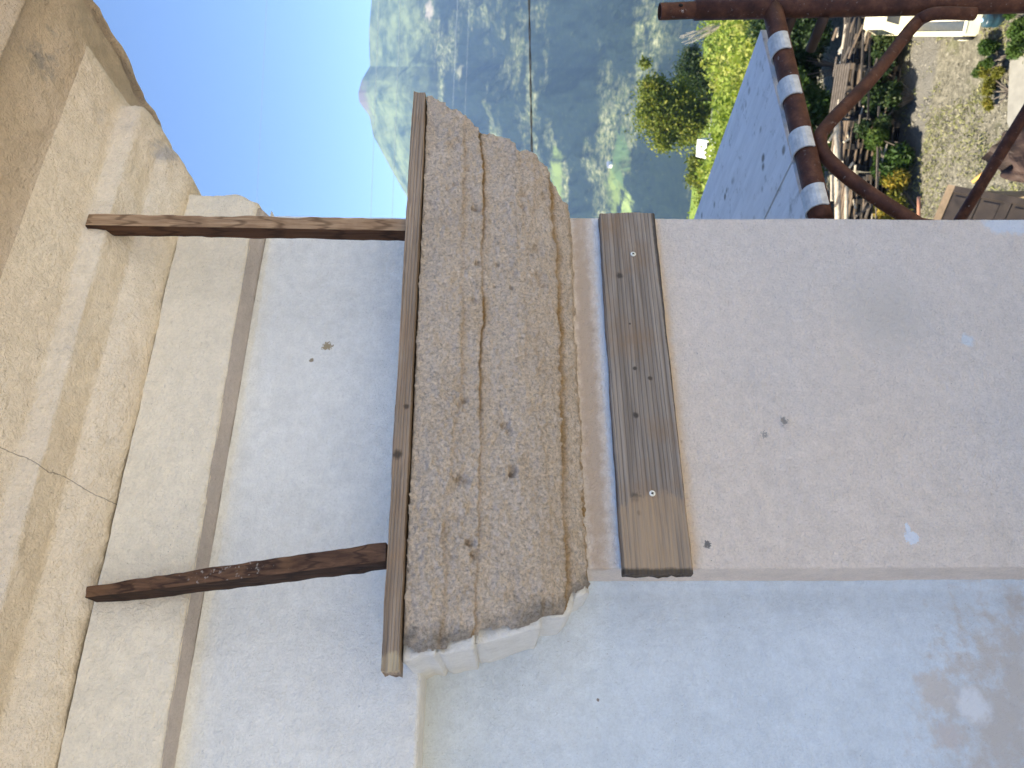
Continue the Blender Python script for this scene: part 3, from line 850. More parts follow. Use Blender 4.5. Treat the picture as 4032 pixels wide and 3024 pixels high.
tag(s2, 'leaning dark red-brown stick with flaked pale paint, wedged under the cornice away from the corner', 'wooden prop', 'sticks propping the rail against the cornice')

# ================================================================== SCAFFOLD
m_rust = rust_mat('rusty_tube', 0.55)
m_rust2 = rust_mat('rusty_tube_flecked', 0.95)
m_galv = simple('galvanised_hook', (0.56, 0.55, 0.52), 0.55, 0.35, 0.22, 60, bs=0.3)
YS = 0.045                                   # plane of the scaffold frame
ZT = on_y(3230, 850, YS)[2]
pT0, pT1 = on_y(3230, 850, YS), on_y(3045, 50, YS)
pole_x = on_y(2900, 15, YS)[0]
frame = empty('scaffolding', (pole_x, YS, 8.0), 'rusty tubular scaffold frame with bent brace standing beside the house corner', 'scaffold')
def pl(px, py, y=YS): return on_y(px, py, y)
top = pl(2735, 40)
q0_ = pl(4032, 12); base = top + (q0_ - top) * ((7.6 - top[2]) / (q0_[2] - top[2]))
v, f = tube([base, lerp(base, top, .5), top], 0.0245, 18, rough=.0002, seed=1)
mb = MB(); mb.add(v, f); mb.build('post', [m_rust], frame, True)
sp = pl(2597, 46)
mb = MB()
dirp = (sp - top) / np.linalg.norm(sp - top)
v, f = tube([top - dirp * 0.05, sp], 0.0205, 18, caps=False); mb.add(v, f)
v, f = tube([sp, top], 0.0175, 18, caps=False); mb.add(v, [q[::-1] for q in f])
n = 18
a0 = np.array([sp]); v1, _ = tube([sp, sp + dirp * 1e-4], 0.0205, n, False); v2, _ = tube([sp, sp + dirp * 1e-4], 0.0175, n, False)
mb.add(np.vstack([v1[:n], v2[:n]]), [(k, (k + 1) % n, n + (k + 1) % n, n + k) for k in range(n)])
mb.build('spigot', [m_rust2], frame, True)
mb = MB()
c0 = lerp(sp, top, .55) + np.array([-.006, -.0195, 0])
v, f = tube([c0, c0 + np.array([0, -.0012, 0])], 0.0055, 14); mb.add(v, f)
mb.build('pin_hole', [simple('black_hole', (0.01, 0.008, 0.007), 0.9)], frame, True)
tr0 = np.array([XR + 0.03, YS, ZT + 0.012]); tr1 = np.array([pole_x - 0.015, YS, pT1[2]])
tr0 = np.array([XR + 0.028, YS, pT0[2] + (pT1[2] - pT0[2]) * (XR + .028 - pT0[0]) / (pT1[0] - pT0[0])])
v, f = tube([lerp(tr0, tr1, k) for k in np.linspace(0, 1, 8)], 0.0245, 18, rough=.0002, seed=2)
mb = MB(); mb.add(v, f); mb.build('transom', [m_rust], frame, True)
def spline(pts, n=10):
    pts = [np.asarray(p, float) for p in pts]
    P = [2 * pts[0] - pts[1]] + pts + [2 * pts[-1] - pts[-2]]
    out = []
    for i in range(1, len(P) - 2):
        for k in range(n):
            t_ = k / n
            out.append(0.5 * ((2 * P[i]) + (-P[i - 1] + P[i + 1]) * t_ + (2 * P[i - 1] - 5 * P[i] + 4 * P[i + 1] - P[i + 2]) * t_ ** 2 + (-P[i - 1] + 3 * P[i] - 3 * P[i + 1] + P[i + 2]) * t_ ** 3))
    out.append(pts[-1])
    return out
yb = YS + 0.0
br = spline([pl(3836, 55, YS - .03), pl(3720, 52, YS - .03), pl(3650, 62, YS - .02), pl(3590, 110, yb), pl(3440, 300, yb), pl(3270, 480, yb), pl(3228, 550, yb), pl(3262, 628, yb), pl(3400, 745, yb), pl(3590, 868, yb), pl(3800, 1000, yb + .02)], 8)
br = [b_ if b_[0] > XR + .02 else np.array([XR + .02, b_[1], b_[2]]) for b_ in br]
v, f = tube(br, 0.0155, 16, rough=.0002, seed=3)
mb = MB(); mb.add(v, f); mb.build('brace', [m_rust], frame, True)
for (px, py) in ((3110, 70), (3230, 85)):
    c = pl(px, py, YS + .03)
    v, f = tube([c + np.array([-.01, -.02, 0]), c + np.array([-0.012, .075, 0])], 0.013, 12)
    mb = MB(); mb.add(v, f); mb.build('lock_pin', [simple('dark_pin', (0.05, 0.03, 0.022), .7)], frame, True)

# decks hooked over the transom, running back along the side wall
m_deck, t, b = new_mat('steel_deck')
c = mix(t, ramp(t, noise(t, 9, 5, .6, stretch=(4, .8, 1)), [(.35, 0), (.65, 1)]), (0.72, 0.71, 0.69), (0.84, 0.83, 0.81))
vo = nd(t, 'ShaderNodeTexVoronoi', Scale=15); t.links.new(pos(t), vo.inputs['Vector'])
c = mix(t, math_(t, 'MULTIPLY', ramp(t, vo.outputs['Distance'], [(.10, 1), (.22, 0)]), ramp(t, noise(t, 5, 2), [(.38, 0), (.55, .9)])), c, (0.16, 0.14, 0.09))
c = mix(t, math_(t, 'MULTIPLY', ramp(t, noise(t, 22, 5, .7), [(.56, 0), (.72, 1)]), .6), c, (0.27, 0.25, 0.19))
t.links.new(c, b.inputs['Base Color']); b.inputs['Roughness'].default_value = 0.7; b.inputs['Metallic'].default_value = 0.0; b.inputs['Specular IOR Level'].default_value = 0.35
bump(t, b, noise(t, 60, 4), .25, .002)
zd = pT1[2] + 0.010
xr_ = on_z(3000, 105, zd)[0]
x_far = on_z(2900, 430, zd)[0]
xs_ = on_z(3072, 738, zd)[0]
print('deck', zd - 10, 'xr', xr_, x_far, 'seam', xs_, 'ZT', ZT, 'pole', pole_x, 'tr', pT0, pT1)
def deck(x0, x1, label, hooks, y1=2.9):
    e = empty('scaffold_deck', ((x0 + x1) / 2, YS + .05, zd - .05), label, 'scaffold deck', 'steel decks on the scaffold')
    y0 = YS + 0.062
    m_ = MB()
    h = 0.028
    m_.add(box_minmax((x0, y0, zd - .0035), (x1, y1, zd)), BOXF)
    for a_, b_ in ((x0, x0 + .003), (x1 - .003, x1)):
        m_.add(box_minmax((a_, y0, zd - h), (b_, y1, zd - .004)), BOXF)
    m_.add(box_minmax((x0 + .0035, y0, zd - h), (x1 - .0035, y0 + .003, zd - .004)), BOXF)
    for yy in np.arange(y0 + .1, y1 - .05, .35):
        m_.add(box_minmax((x0 + .004, yy, zd - h + .004), (x1 - .004, yy + .02, zd - .0045)), BOXF)
    m_.build('panel', [m_deck], e)
    for hx in hooks:
        zc = tr0[2] + (tr1[2] - tr0[2]) * (hx - tr0[0]) / (tr1[0] - tr0[0])
        ro, ri = 0.0295, 0.0262
        V, F = [], []
        path = [(y0 + .004, zd - .03 - zc), (y0 - .004, -.012), (YS + ro, 0.0)]
        pts = [(y0 + .012 - YS, 0.0 - .018), (ro + .006, -.006)] + [(math.cos(a_) * ro, math.sin(a_) * ro) for a_ in np.linspace(0.15, math.pi + .35, 14)]
        w2 = .029
        vv = []
        for (yy, zz) in pts:
            L = math.hypot(yy, zz); s_ = (L - .0032) / L
            for (xx) in (-w2, w2):
                vv.append((hx + xx, YS + yy, zc + zz)); vv.append((hx + xx, YS + yy * s_, zc + zz * s_))
        ff = []
        for i in range(len(pts) - 1):
            a_ = i * 4; b_ = a_ + 4
            ff += [(a_, b_, b_ + 2, a_ + 2), (a_ + 1, a_ + 3, b_ + 3, b_ + 1), (a_, a_ + 1, b_ + 1, b_), (a_ + 2, b_ + 2, b_ + 3, a_ + 3)]
        l = len(pts) * 4 - 4
        ff += [(0, 2, 3, 1), (l, l + 1, l + 3, l + 2)]
        hm = MB(); hm.add(vv, ff); hk = hm.build('hook', [m_galv], e)
    return e
hx = [on_y(px, py, YS - .02)[0] for px, py in ((3065, 165), (3115, 340), (3155, 545), (3195, 770))]
print('hooks', hx)
deck(xs_ + .006, xr_, 'pale stained steel scaffold deck running away along the house side, the outer and wider one', [hx[0], hx[1], hx[2]][:3])
deck(xs_ - .30 if xs_ - .30 > XR + .01 else XR + .012, xs_ - .002, 'narrow sliver of a second steel scaffold deck, next to the plastered wall', [hx[3]])
# lower diagonal tube
a_ = at_depth(4200, 180, 2.9); b_ = at_depth(3740, 930, 3.25)
b_ = lerp(a_, b_, 1.0)
mb = MB(); v, f = tube([lerp(a_, b_, k) for k in np.linspace(-.35, 1.0, 6)], 0.0235, 16, rough=.0002, seed=4); mb.add(v, f)
ob = mb.build('scaffold_tube', [m_rust2], None, True)
tag(ob, 'dark flecked diagonal scaffold tube below the bent brace, low beside the house corner', 'scaffold tube')

# ================================================================== GROUND AND TERRAIN
VD = np.array([0.731, 0.682]); SD = np.array([0.682, -0.731])    # along the view, across it
def ground_h(t, s):
    t = np.asarray(t, float)
    return np.interp(t, [-5000, 22, 27, 33, 48, 70, 100, 160, 400, 1000, 1200, 6000], [0, 0, -0.4, -1.7, -5.3, -10.6, -15.2, -31, -105, -285, -330, -330])
tt = np.unique(np.concatenate([[-3500, -1500, -600, -250, -100, -40], np.arange(-20, 8, 2.0), np.arange(8, 24, .12), np.arange(24, 75, .5), np.arange(75, 160, 4), np.arange(160, 400, 30), np.arange(400, 1300, 100), [1700, 2500, 4200]]))
ss = np.unique(np.concatenate([[-4000, -1500, -600, -200, -80], np.arange(-40, -6, 2.5), np.arange(-6, 6, .12), np.arange(6, 40, 2.5), [60, 120, 300, 800, 2000, 4000]]))
T, S = np.meshgrid(tt, ss, indexing='ij')
H = ground_h(T, S)
X_, Y_ = CAM[0] + T * VD[0] + S * SD[0], CAM[1] + T * VD[1] + S * SD[1]
q = np.stack([X_.ravel(), Y_.ravel(), H.ravel()], 1)
near = ((T > 7) & (T < 26)).ravel()
H = H + (near * (0.035 * fbm(q * 1.4, 3, 81) + 0.020 * fbm(q * 6, 3, 82))).reshape(H.shape) + (0.3 * fbm(q * .12, 3, 83) * ((T > 27) & (T < 170)).ravel()).reshape(H.shape)
def gz(x, y):
    t_ = (x - CAM[0]) * VD[0] + (y - CAM[1]) * VD[1]
    return float(ground_h(t_, 0))
def gpt(px, py, lift=0.0):
    d = ray(px, py); d = d / d[2]
    z = 0.0
    for _ in range(30):
        p = CAM + d * (z - CAM[2]); z = 0.5 * z + 0.5 * gz(p[0], p[1])
    p[2] = z + lift
    return p
m_g, t, b = new_mat('gravel_and_grass')
peb = noise(t, 7, 6, .75)
c = ramp(t, peb, [(.3, (0.08, 0.075, 0.055)), (.48, (0.21, 0.195, 0.145)), (.66, (0.38, 0.35, 0.27))])
c = mix(t, math_(t, 'MULTIPLY', ramp(t, noise(t, 1.1, 5, .7), [(.55, 0), (.66, 1)]), .6), c, (0.19, 0.21, 0.08))
c = mix(t, ramp(t, noise(t, 2.2, 5, .7), [(.55, 0), (.65, .7)]), c, (0.11, 0.10, 0.075))
# green slope further off
sx = nd(t, 'ShaderNodeVectorMath', operation='DOT_PRODUCT'); t.links.new(pos(t), sx.inputs[0]); sx.inputs[1].default_value = (VD[0], VD[1], 0)
dist_ = math_(t, 'ADD', sx.outputs['Value'], math_(t, 'MULTIPLY', noise(t, .5, 4), 3.0))
green = ramp(t, noise(t, .9, 6, .75), [(.3, (0.075, 0.13, 0.02)), (.5, (0.17, 0.25, 0.035)), (.7, (0.33, 0.36, 0.10))])
mr = nd(t, 'ShaderNodeMapRange'); t.links.new(dist_, mr.inputs[0]); mr.inputs[1].default_value = 26.5; mr.inputs[2].default_value = 30
c = mix(t, mr.outputs[0], c, green)
bounce_zone = nd(t, 'ShaderNodeMapRange'); t.links.new(dist_, bounce_zone.inputs[0]); bounce_zone.inputs[1].default_value = 7.0; bounce_zone.inputs[2].default_value = 5.0  # unseen ground by the house made paler to bounce light onto the facade
c = mix(t, bounce_zone.outputs[0], c, ramp(t, peb, [(.3, (0.42, 0.38, 0.31)), (.6, (0.62, 0.57, 0.47))]))
# the worn smooth track
trk = on_z(3640, 200, 0.0); sx2 = float(trk[0] * VD[0] + trk[1] * VD[1])
dd = math_(t, 'ABSOLUTE', math_(t, 'SUBTRACT', sx.outputs['Value'], sx2))
mr2 = nd(t, 'ShaderNodeMapRange'); t.links.new(math_(t, 'ADD', dd, math_(t, 'MULTIPLY', noise(t, 3, 4), .3)), mr2.inputs[0]); mr2.inputs[1].default_value = .7; mr2.inputs[2].default_value = .9; mr2.inputs[3].default_value = 1; mr2.inputs[4].default_value = 0
c = mix(t, math_(t, 'MULTIPLY', mr2.outputs[0], .85), c, (0.21, 0.20, 0.18))
t.links.new(c, b.inputs['Base Color']); b.inputs['Roughness'].default_value = 1
n1 = bump(t, b, noise(t, 14, 6, .8), 1.0, .12)
gr = struct('ground', np.stack([X_.ravel(), Y_.ravel(), H.ravel()], 1), grid_faces(*H.shape)[:, ::-1], m_g, True)

# ------------------------------------------------------------------ the far mountain
sil = [(-400, 1500), (-120, 1470), (0, 1462), (120, 1452), (200, 1453), (261, 1456), (290, 1438), (316, 1423), (365, 1410), (401, 1414), (456, 1453), (535, 1469), (608, 1508), (699, 1557), (760, 1593), (860, 1650), (1000, 1740), (1300, 1850)]
azs, tans = [], []
for y_, x_ in sil:
    d = ray(x_, y_); azs.append(math.atan2(d[0], d[1])); tans.append(d[2] / math.hypot(d[0], d[1]))
azs, tans = np.array(azs[::-1]), np.array(tans[::-1])
az = np.unique(np.concatenate([np.arange(R(-25), R(36), R(1.2)), np.arange(R(36), R(56), R(.05)), np.arange(R(56), R(125), R(1.2))]))
rr = np.concatenate([np.arange(1060, 1100, 10), np.arange(1100, 3040, 7), np.arange(3050, 3900, 90)])
order = np.argsort(azs)
tan_s = np.interp(az, azs[order], tans[order])
A_, R_ = np.meshgrid(az, rr, indexing='ij')
TS = np.repeat(tan_s[:, None], len(rr), 1)
u = np.clip((R_ - 1080) / (3000 - 1080), 0, 1)
zs_ = CAM[2] + TS * 3000
Zm = -300 + (zs_ + 300) * (0.62 * u + 0.38 * u ** 2.1)
xm, ym = CAM[0] + np.sin(A_) * R_, CAM[1] + np.cos(A_) * R_
q = np.stack([xm.ravel(), ym.ravel(), 0 * xm.ravel()], 1)
e_ = (u * (1 - u) * 4).ravel()
ang = np.stack([A_.ravel() * 14 + R_.ravel() * .0010, R_.ravel() * .0042, 0 * A_.ravel()], 1)
rid = np.abs(fbm(ang * 1.0, 4, 90)) * -1
Zm = Zm + (e_ * (34 * rid + 22 * fbm(q * .006, 4, 91))).reshape(Zm.shape)
tree_b = np.clip(fbm(q * .075, 3, 92, .7) + .1, -.3, 1.3)
frst = (fbm(q * .0035, 3, 93) > -.35)
Zm = Zm + (np.clip(1.4 - u.ravel() * .9, .35, 1) * 3 * tree_b * frst * np.clip(e_ * 4 + .15, 0, 1)).reshape(Zm.shape)
past = R_ > 3005
Zm = np.where(past, zs_ - (R_ - 3000) * .5, Zm)
mm, t, b = new_mat('forest_slope')
n1_ = noise(t, .085, 6, .8, stretch=(1, 1, 1.6))
n2_ = noise(t, .0036, 6, .7, stretch=(1, 1, 4.0))
c = ramp(t, n1_, [(.40, (0.007, 0.012, 0.012)), (.60, (0.014, 0.022, 0.016)), (.74, (0.06, 0.07, 0.035))])
c = mix(t, ramp(t, n2_, [(.52, 0), (.63, 1)]), c, ramp(t, n1_, [(.40, (0.012, 0.024, 0.012)), (.50, (0.08, 0.095, 0.04)), (.62, (0.24, 0.24, 0.14))]))  # pale speckled zones: sunlit treetops against shaded forest, put into the colour
szz = nd(t, 'ShaderNodeSeparateXYZ'); t.links.new(pos(t), szz.inputs[0])
hi = nd(t, 'ShaderNodeMapRange'); t.links.new(math_(t, 'ADD', szz.outputs[2], math_(t, 'MULTIPLY', noise(t, .006, 4), 260)), hi.inputs[0]); hi.inputs[1].default_value = 320; hi.inputs[2].default_value = 480
c = mix(t, hi.outputs[0], c, ramp(t, noise(t, .012, 6, .7), [(.38, (0.03, 0.05, 0.03)), (.6, (0.13, 0.16, 0.075))]))
def mpt(px, py):
    d = ray(px, py); k = math.hypot(d[0], d[1]); a = math.atan2(d[0], d[1])
    i = int(np.argmin(np.abs(az - a)))
    tn = (Zm[i] - CAM[2]) / rr
    j = int(np.argmax(tn > d[2] / k))
    return np.array([CAM[0] + math.sin(a) * rr[j], CAM[1] + math.cos(a) * rr[j], Zm[i, j]]), rr[j]
for (px, py, rad, col, st) in ((1420, 385, 60, (0.10, 0.085, 0.08), (1, 1, 1)), (1440, 440, 40, (0.10, 0.085, 0.08), (1, 1, 1)), (2425, 730, 40, (0.12, 0.16, 0.045), (.8, .8, 3.2)), (2445, 610, 36, (0.06, 0.10, 0.04), (.8, .8, 3.2)), (2200, 700, 44, (0.12, 0.16, 0.045), (.7, .7, 3.6)), (2475, 850, 26, (0.20, 0.26, 0.08), (.8, .8, 3.2)), (1690, 40, 26, (0.25, 0.22, 0.17), (1, 1, 1)), (1815, 280, 16, (.16, .16, .10), (1, 1, 2))):
    p_, d_ = mpt(px, py)
    c = mix(t, spot(t, p_, rad, ragged=.9, nscale=.035, soft=.45, stretch=st), c, col)
t.links.new(c, b.inputs['Base Color']); b.inputs['Roughness'].default_value = 1; b.inputs['Specular IOR Level'].default_value = 0
mnt = struct('mountain', np.stack([xm.ravel(), ym.ravel(), Zm.ravel()], 1), grid_faces(*Zm.shape), mm, True)
# the farmhouse on its meadow
p_, d_ = mpt(2412, 648)
fh = empty('farmhouse', tuple(p_), 'tiny white farmhouse at the head of the bright meadow across the valley', 'house')
mb = MB(); mb.add(box_minmax(p_ + [-5, -4, -4], p_ + [5, 4, 6]), BOXF); mb.build('wall', [simple('far_white', (.75, .72, .68), .9)], fh)
mb = MB(); mb.add([p_ + [-6, -5, 6.1], p_ + [6, -5, 6.1], p_ + [6, 5, 6.1], p_ + [-6, 5, 6.1], p_ + [-6, 0, 9.5], p_ + [6, 0, 9.5]], [(0, 1, 5, 4), (2, 3, 4, 5), (1, 2, 5), (3, 0, 4), (3, 2, 1, 0)]); mb.build('roof', [simple('far_slate', (.20, .22, .30), .7)], fh)

# ------------------------------------------------------------------ cables in the air
m_cab = simple('cable_black', (0.025, 0.025, 0.028), .55)
m_wire = simple('wire_grey', (0.22, 0.27, 0.33), .6)
def cable(a, b_, depth, rad, label, mat, twist=False, sag=0.0, slope=0.10):
    A, B = at_depth(a[0], a[1], depth), at_depth(b_[0], b_[1], depth * (1 + slope))
    d = B - A
    A2_, B2_ = A - d * 2.2, B + d * 2.6
    n_ = 160
    pts = [lerp(A2_, B2_, k) - np.array([0, 0, sag * 4 * k * (1 - k)]) for k in np.linspace(0, 1, n_)]
    m_ = MB()
    if not twist: m_.add(*tube(pts, rad, 8))
    else:
        _, ea, eb = frame_dir(d)
        for ph in (0, math.pi):
            pp2 = []
            for k, kk in enumerate(np.linspace(0, 1, 420)):
                p = lerp(A2_, B2_, kk); th = ph + kk * 95
                pp2.append(p + rad * .8 * (math.cos(th) * ea + math.sin(th) * eb))
            m_.add(*tube(pp2, rad * .72, 6))
    ob = m_.build('cable', [mat], None, True)
    tag(ob, label, 'cable', 'wires crossing in front of sky and mountain')
cable((1050, 0), (1012, 778), 30, .007, 'faint thin wire highest up, alone against the blue sky', m_wire)
cable((1492, 0), (1462, 800), 34, .010, 'thin wire along the mountain skyline, passing the bare summit', m_wire)
cable((1576, 0), (1545, 830), 34, .010, 'thin wire just below the summit, second over the upper mountain slope', m_wire)
cable((1802, 0), (1783, 420), 34, .007, 'faint thin wire in front of the dark blue forest, third over the slope', m_wire)
cable((1848, 0), (1832, 420), 34, .005, 'faintest thin wire in front of the dark blue forest, lowest of the thin ones', m_wire)
cable((2083, 0), (2094, 590), 10, .011, 'thick twisted black cable crossing the middle of the mountain', m_cab, twist=True, slope=.05)

# ================================================================== VEGETATION
def leaves(P, size, rng, up=0.3, ll=1.0):
    n_ = len(P)
    a = rng.normal(size=(n_, 3)); a /= np.linalg.norm(a, axis=1, keepdims=True)
    nrm = rng.normal(size=(n_, 3)); nrm[:, 2] += up; b_ = np.cross(nrm, a); b_ /= np.linalg.norm(b_, axis=1, keepdims=True)
    s = size * rng.uniform(.6, 1.4, (n_, 1))
    V = np.stack([P - a * s * ll, P + b_ * s * .5, P + a * s * ll, P - b_ * s * .5], 1).reshape(-1, 3)
    F = np.arange(n_ * 4).reshape(-1, 4)
    return V, F
def foliage(name, P, size, mat, parent, rng, hue, ll=1.0):
    V, F = leaves(P, size, rng, ll=ll)
    o = mesh(name, V, F, mat, parent)
    at_ = o.data.attributes.new('hue', 'FLOAT', 'POINT')
    at_.data.foreach_set('value', np.repeat(np.clip(hue, 0, 1), 4).astype(np.float32))
    return o
def clumpy(n_, centres, radii, rng, shell=.12):
    k = rng.choice(len(centres), n_, p=radii ** 2 / np.sum(radii ** 2))
    d = rng.normal(size=(n_, 3)); d /= np.linalg.norm(d, axis=1, keepdims=True)
    r = radii[k] * (shell + (1 - shell) * rng.rand(n_) ** .6) * rng.uniform(.75, 1.15, n_)
    return centres[k] + d * r[:, None] * np.array([1, 1, .85]), k
m_lime = leaf_mat('lime_leaves', (0.03, 0.055, 0.012), (0.17, 0.21, 0.03), (0.40, 0.37, 0.06), .4)
m_green = leaf_mat('green_leaves', (0.02, 0.05, 0.010), (0.055, 0.10, 0.018), (0.12, 0.16, 0.03), .3)
m_dark = leaf_mat('dark_leaves', (0.010, 0.025, 0.008), (0.030, 0.055, 0.014), (0.07, 0.09, 0.025), .22)
m_aut = leaf_mat('yellowing_leaves', (0.08, 0.10, 0.018), (0.22, 0.20, 0.03), (0.42, 0.26, 0.04), .35)
m_bank = leaf_mat('bank_leaves', (0.10, 0.16, 0.022), (0.26, 0.33, 0.05), (0.48, 0.45, 0.15), .45)
m_bark = simple('bark', (0.12, 0.10, 0.08), .95, var=.4, scale=6, bs=.8, bscale=20)
def tree(depth, crown_px, base_px, mat, label, n_, leaf, seed, group=None, blobs=30, trunk=True):
    """crown_px: list of (x, y, radius px) lobes of the crown as seen; each gets its own depth"""
    rng = np.random.RandomState(seed)
    B = at_depth(base_px[0], base_px[1], depth)
    e = empty('tree' if trunk else 'shrub', tuple(B), label, 'tree' if trunk else 'shrub', group)
    C_, Rr = [], []
    for (x, y, r) in crown_px:
        r3 = r / FPX * depth
        c0_ = at_depth(x, y, depth + rng.uniform(-1, 1) * r3 * .8)
        for _ in range(blobs):
            d = rng.normal(size=3); d /= np.linalg.norm(d)
            rb = r3 * rng.uniform(.15, .34)
            C_.append(c0_ + d * (r3 - rb) * rng.uniform(.1, 1.05)); Rr.append(rb * 1.25)
    C_, Rr = np.array(C_), np.array(Rr)
    P, k = clumpy(n_, C_, Rr, rng)
    ne = int(n_ * .45); li = rng.choice(len(crown_px), ne, p=np.array([c_[2] ** 2 for c_ in crown_px]) / sum(c_[2] ** 2 for c_ in crown_px))
    ctr = np.array([at_depth(c_[0], c_[1], depth) for c_ in crown_px])[li]; rl = np.array([c_[2] for c_ in crown_px])[li] / FPX * depth
    P[:ne] = ctr + rng.normal(size=(ne, 3)) * rl[:, None] * .46
    hue = rng.rand(len(C_))[k] * .55 + rng.rand(n_) * .5
    foliage('crown', P, leaf, mat, e, rng, hue)
    m_ = MB()
    cc = C_.mean(0)
    if trunk:
        hgt = np.linalg.norm(cc - B)
        r0 = hgt * .045
        m_.add(*tube(spline([B - [0, 0, .5], lerp(B, cc, .35) + rng.normal(size=3) * hgt * .03, cc], 5), list(np.linspace(r0, r0 * .35, 11)), 8))
        st = lerp(B, cc, .4)
    else: st = B; hgt = np.linalg.norm(cc - B) + .3; r0 = .03
    for i in rng.choice(len(C_), min(len(C_), 14), replace=False):
        mid = lerp(st, C_[i], .5) + rng.normal(size=3) * hgt * .04
        m_.add(*tube(spline([st, mid, C_[i]], 4), list(np.linspace(r0 * .4, r0 * .08, 9)), 5))
    m_.build('trunk' if trunk else 'stem', [m_bark], e, True)
    return e
tree(70, [(2590, 450, 84), (2690, 500, 74), (2670, 390, 70), (2570, 350, 52), (2610, 560, 40), (2760, 450, 50), (2540, 250, 20)], (2836, 400), m_lime, 'yellow green leafy tree standing out against the blue mountain', 42000, .15, 101)
tree(76, [(2730, 290, 66), (2800, 290, 45), (2720, 220, 34), (2780, 350, 40)], (2850, 300), m_dark, 'dark green tree right behind the yellow green one', 26000, .14, 102)
tree(66, [(2745, 640, 36), (2770, 700, 44), (2790, 770, 42), (2735, 700, 30)], (2850, 720), m_lime, 'small lime green tree beside the white van, by the house corner', 16000, .13, 103)
tree(74, [(2830, 830, 36), (2800, 850, 30)], (2870, 850), m_green, 'small grey green tree half hidden by the house corner', 7000, .13, 104)
# bare twigs
m_tw = simple('pale_twigs', (0.42, 0.37, 0.31), .9)
rng = np.random.RandomState(9)
B = at_depth(2850, 92, 60)
mb = MB()
for i in range(16):
    e_ = at_depth(2690 + rng.uniform(-15, 60), 150 + rng.uniform(-28, 26), 60 + rng.uniform(-.8, .8))
    mb.add(*tube(spline([B, lerp(B, e_, .5) + rng.normal(size=3) * .15, e_], 4), list(np.linspace(.05, .012, 9)), 5))
ob = mb.build('bare_bush', [m_tw], None, True); tag(ob, 'bare pale twigs sticking up from the sunlit green bank beside the scaffold post', 'bush')

# bright hedge bank below the trees
def mass(name, fn, n_, size, mat, seed, label=None, cat=None, kind=None, group=None, ll=1.0, stems=True):
    rng = np.random.RandomState(seed)
    P, hue = fn(rng, n_)
    o = foliage(name, P, size, mat, None, rng, hue, ll)
    return tag(o, label, cat, group, kind)
def bank_fn(rng, n_):
    px = 2800 + 215 * rng.rand(n_) ** 1.1; py = rng.uniform(-250, 1000, n_)
    P = []
    for a, b_ in zip(px, py):
        g_ = gpt(a + 35, b_); P.append(g_)
    P = np.array(P)
    h_ = np.clip(fbm(P * .35, 3, 112) * .9 + .75, .1, 2)
    hue = np.clip(.5 + .5 * fbm(P * .3, 3, 111) + rng.uniform(-.3, .3, n_), 0, 1)
    P[:, 2] += h_ * rng.rand(n_) ** .6 * 2.0
    return P, hue
mass('bank_vegetation', bank_fn, 34000, .15, m_bank, 11, kind='stuff')

# a hedge or shrub given by its outline rectangle in the yard: base line on the ground and a height
def shrub(px0, px1, py0, py1, depth_m, mat, label, n_, leaf, seed, cat='shrub', group=None, ll=1.0):
    """foot along picture line x=px1 from py0 to py1, top at px0; depth_m thick"""
    rng = np.random.RandomState(seed)
    A, B = gpt(px1, py0), gpt(px1, py1)
    dist = np.linalg.norm((A + B)[:2] / 2 - CAM[:2])
    d = ray((px0 + px1) / 2, (py0 + py1) / 2); dist0 = np.linalg.norm(ray(px1, (py0 + py1) / 2)[:2])
    # height so that the top reaches px0 at the same distance
    k0, k1 = ray(px0, (py0 + py1) / 2), ray(px1, (py0 + py1) / 2)
    dep = np.linalg.norm(A - CAM) / np.linalg.norm(ray(px1, py0))
    h = (px1 - px0) / FPX * dep
    root_ = None
    M = (A + B) / 2
    e = empty('shrub', (M[0], M[1], gz(M[0], M[1])), label, cat, group)
    nb = max(6, int(np.linalg.norm(B - A) / .35) * 3)
    C_, Rr = [], []
    for _ in range(nb):
        k = rng.rand(); zz = rng.rand() ** .8
        r = h * rng.uniform(.16, .30)
        p = lerp(A, B, k) + np.array([*(VD * rng.uniform(0, depth_m)), 0])
        env = .75 + .35 * vnoise(np.array([[k * 6, seed, 0]]), 3)[0]
        p[2] += r + (h * env - 1.4 * r) * zz
        C_.append(p); Rr.append(r)
    C_, Rr = np.array(C_), np.array(Rr)
    P, k = clumpy(n_, C_, Rr, rng, .15)
    P[:, 2] = np.maximum(P[:, 2], gz(M[0], M[1]) + .01)
    hue = rng.rand(len(C_))[k] * .55 + rng.rand(n_) * .5
    foliage('foliage', P, leaf, mat, e, rng, hue, ll)
    m_ = MB()
    for i in range(min(len(C_), 16)):
        f_ = np.array([M[0], M[1], gz(M[0], M[1]) - .02])
        m_.add(*tube([f_, lerp(f_, C_[i], .5) + rng.normal(size=3) * .05, C_[i]], [.02, .014, .006], 5))
    m_.build('stem', [m_bark], e, True)
    return e
shrub(2960, 3320, -120, 200, 1.8, m_dark, 'tall dark green thicket right behind the scaffold post', 26000, .075, 20)
shrub(3000, 3320, 130, 400, 1.6, m_dark, 'dark green bush beyond the woodpile, between the thicket and the glossy bush', 26000, .075, 21)
shrub(3010, 3320, 330, 620, 1.6, m_green, 'glossy bush with glinting leaves between scaffold deck and woodpile', 24000, .07, 22)
shrub(3050, 3300, 620, 980, 1.4, m_green, 'green bush behind the log post, next to the house corner', 16000, .065, 23)
shrub(3420, 3580, -60, 250, .9, m_dark, 'black green ivy bank in shade below the truck', 7000, .05, 24)
shrub(3410, 3600, 250, 520, .8, m_dark, 'dark shaded bush in front of the middle of the woodpile', 8000, .05, 25)
shrub(3420, 3605, 480, 700, .6, m_green, 'sunlit green fern like bush in front of the pallets', 9000, .05, 26, ll=1.4)
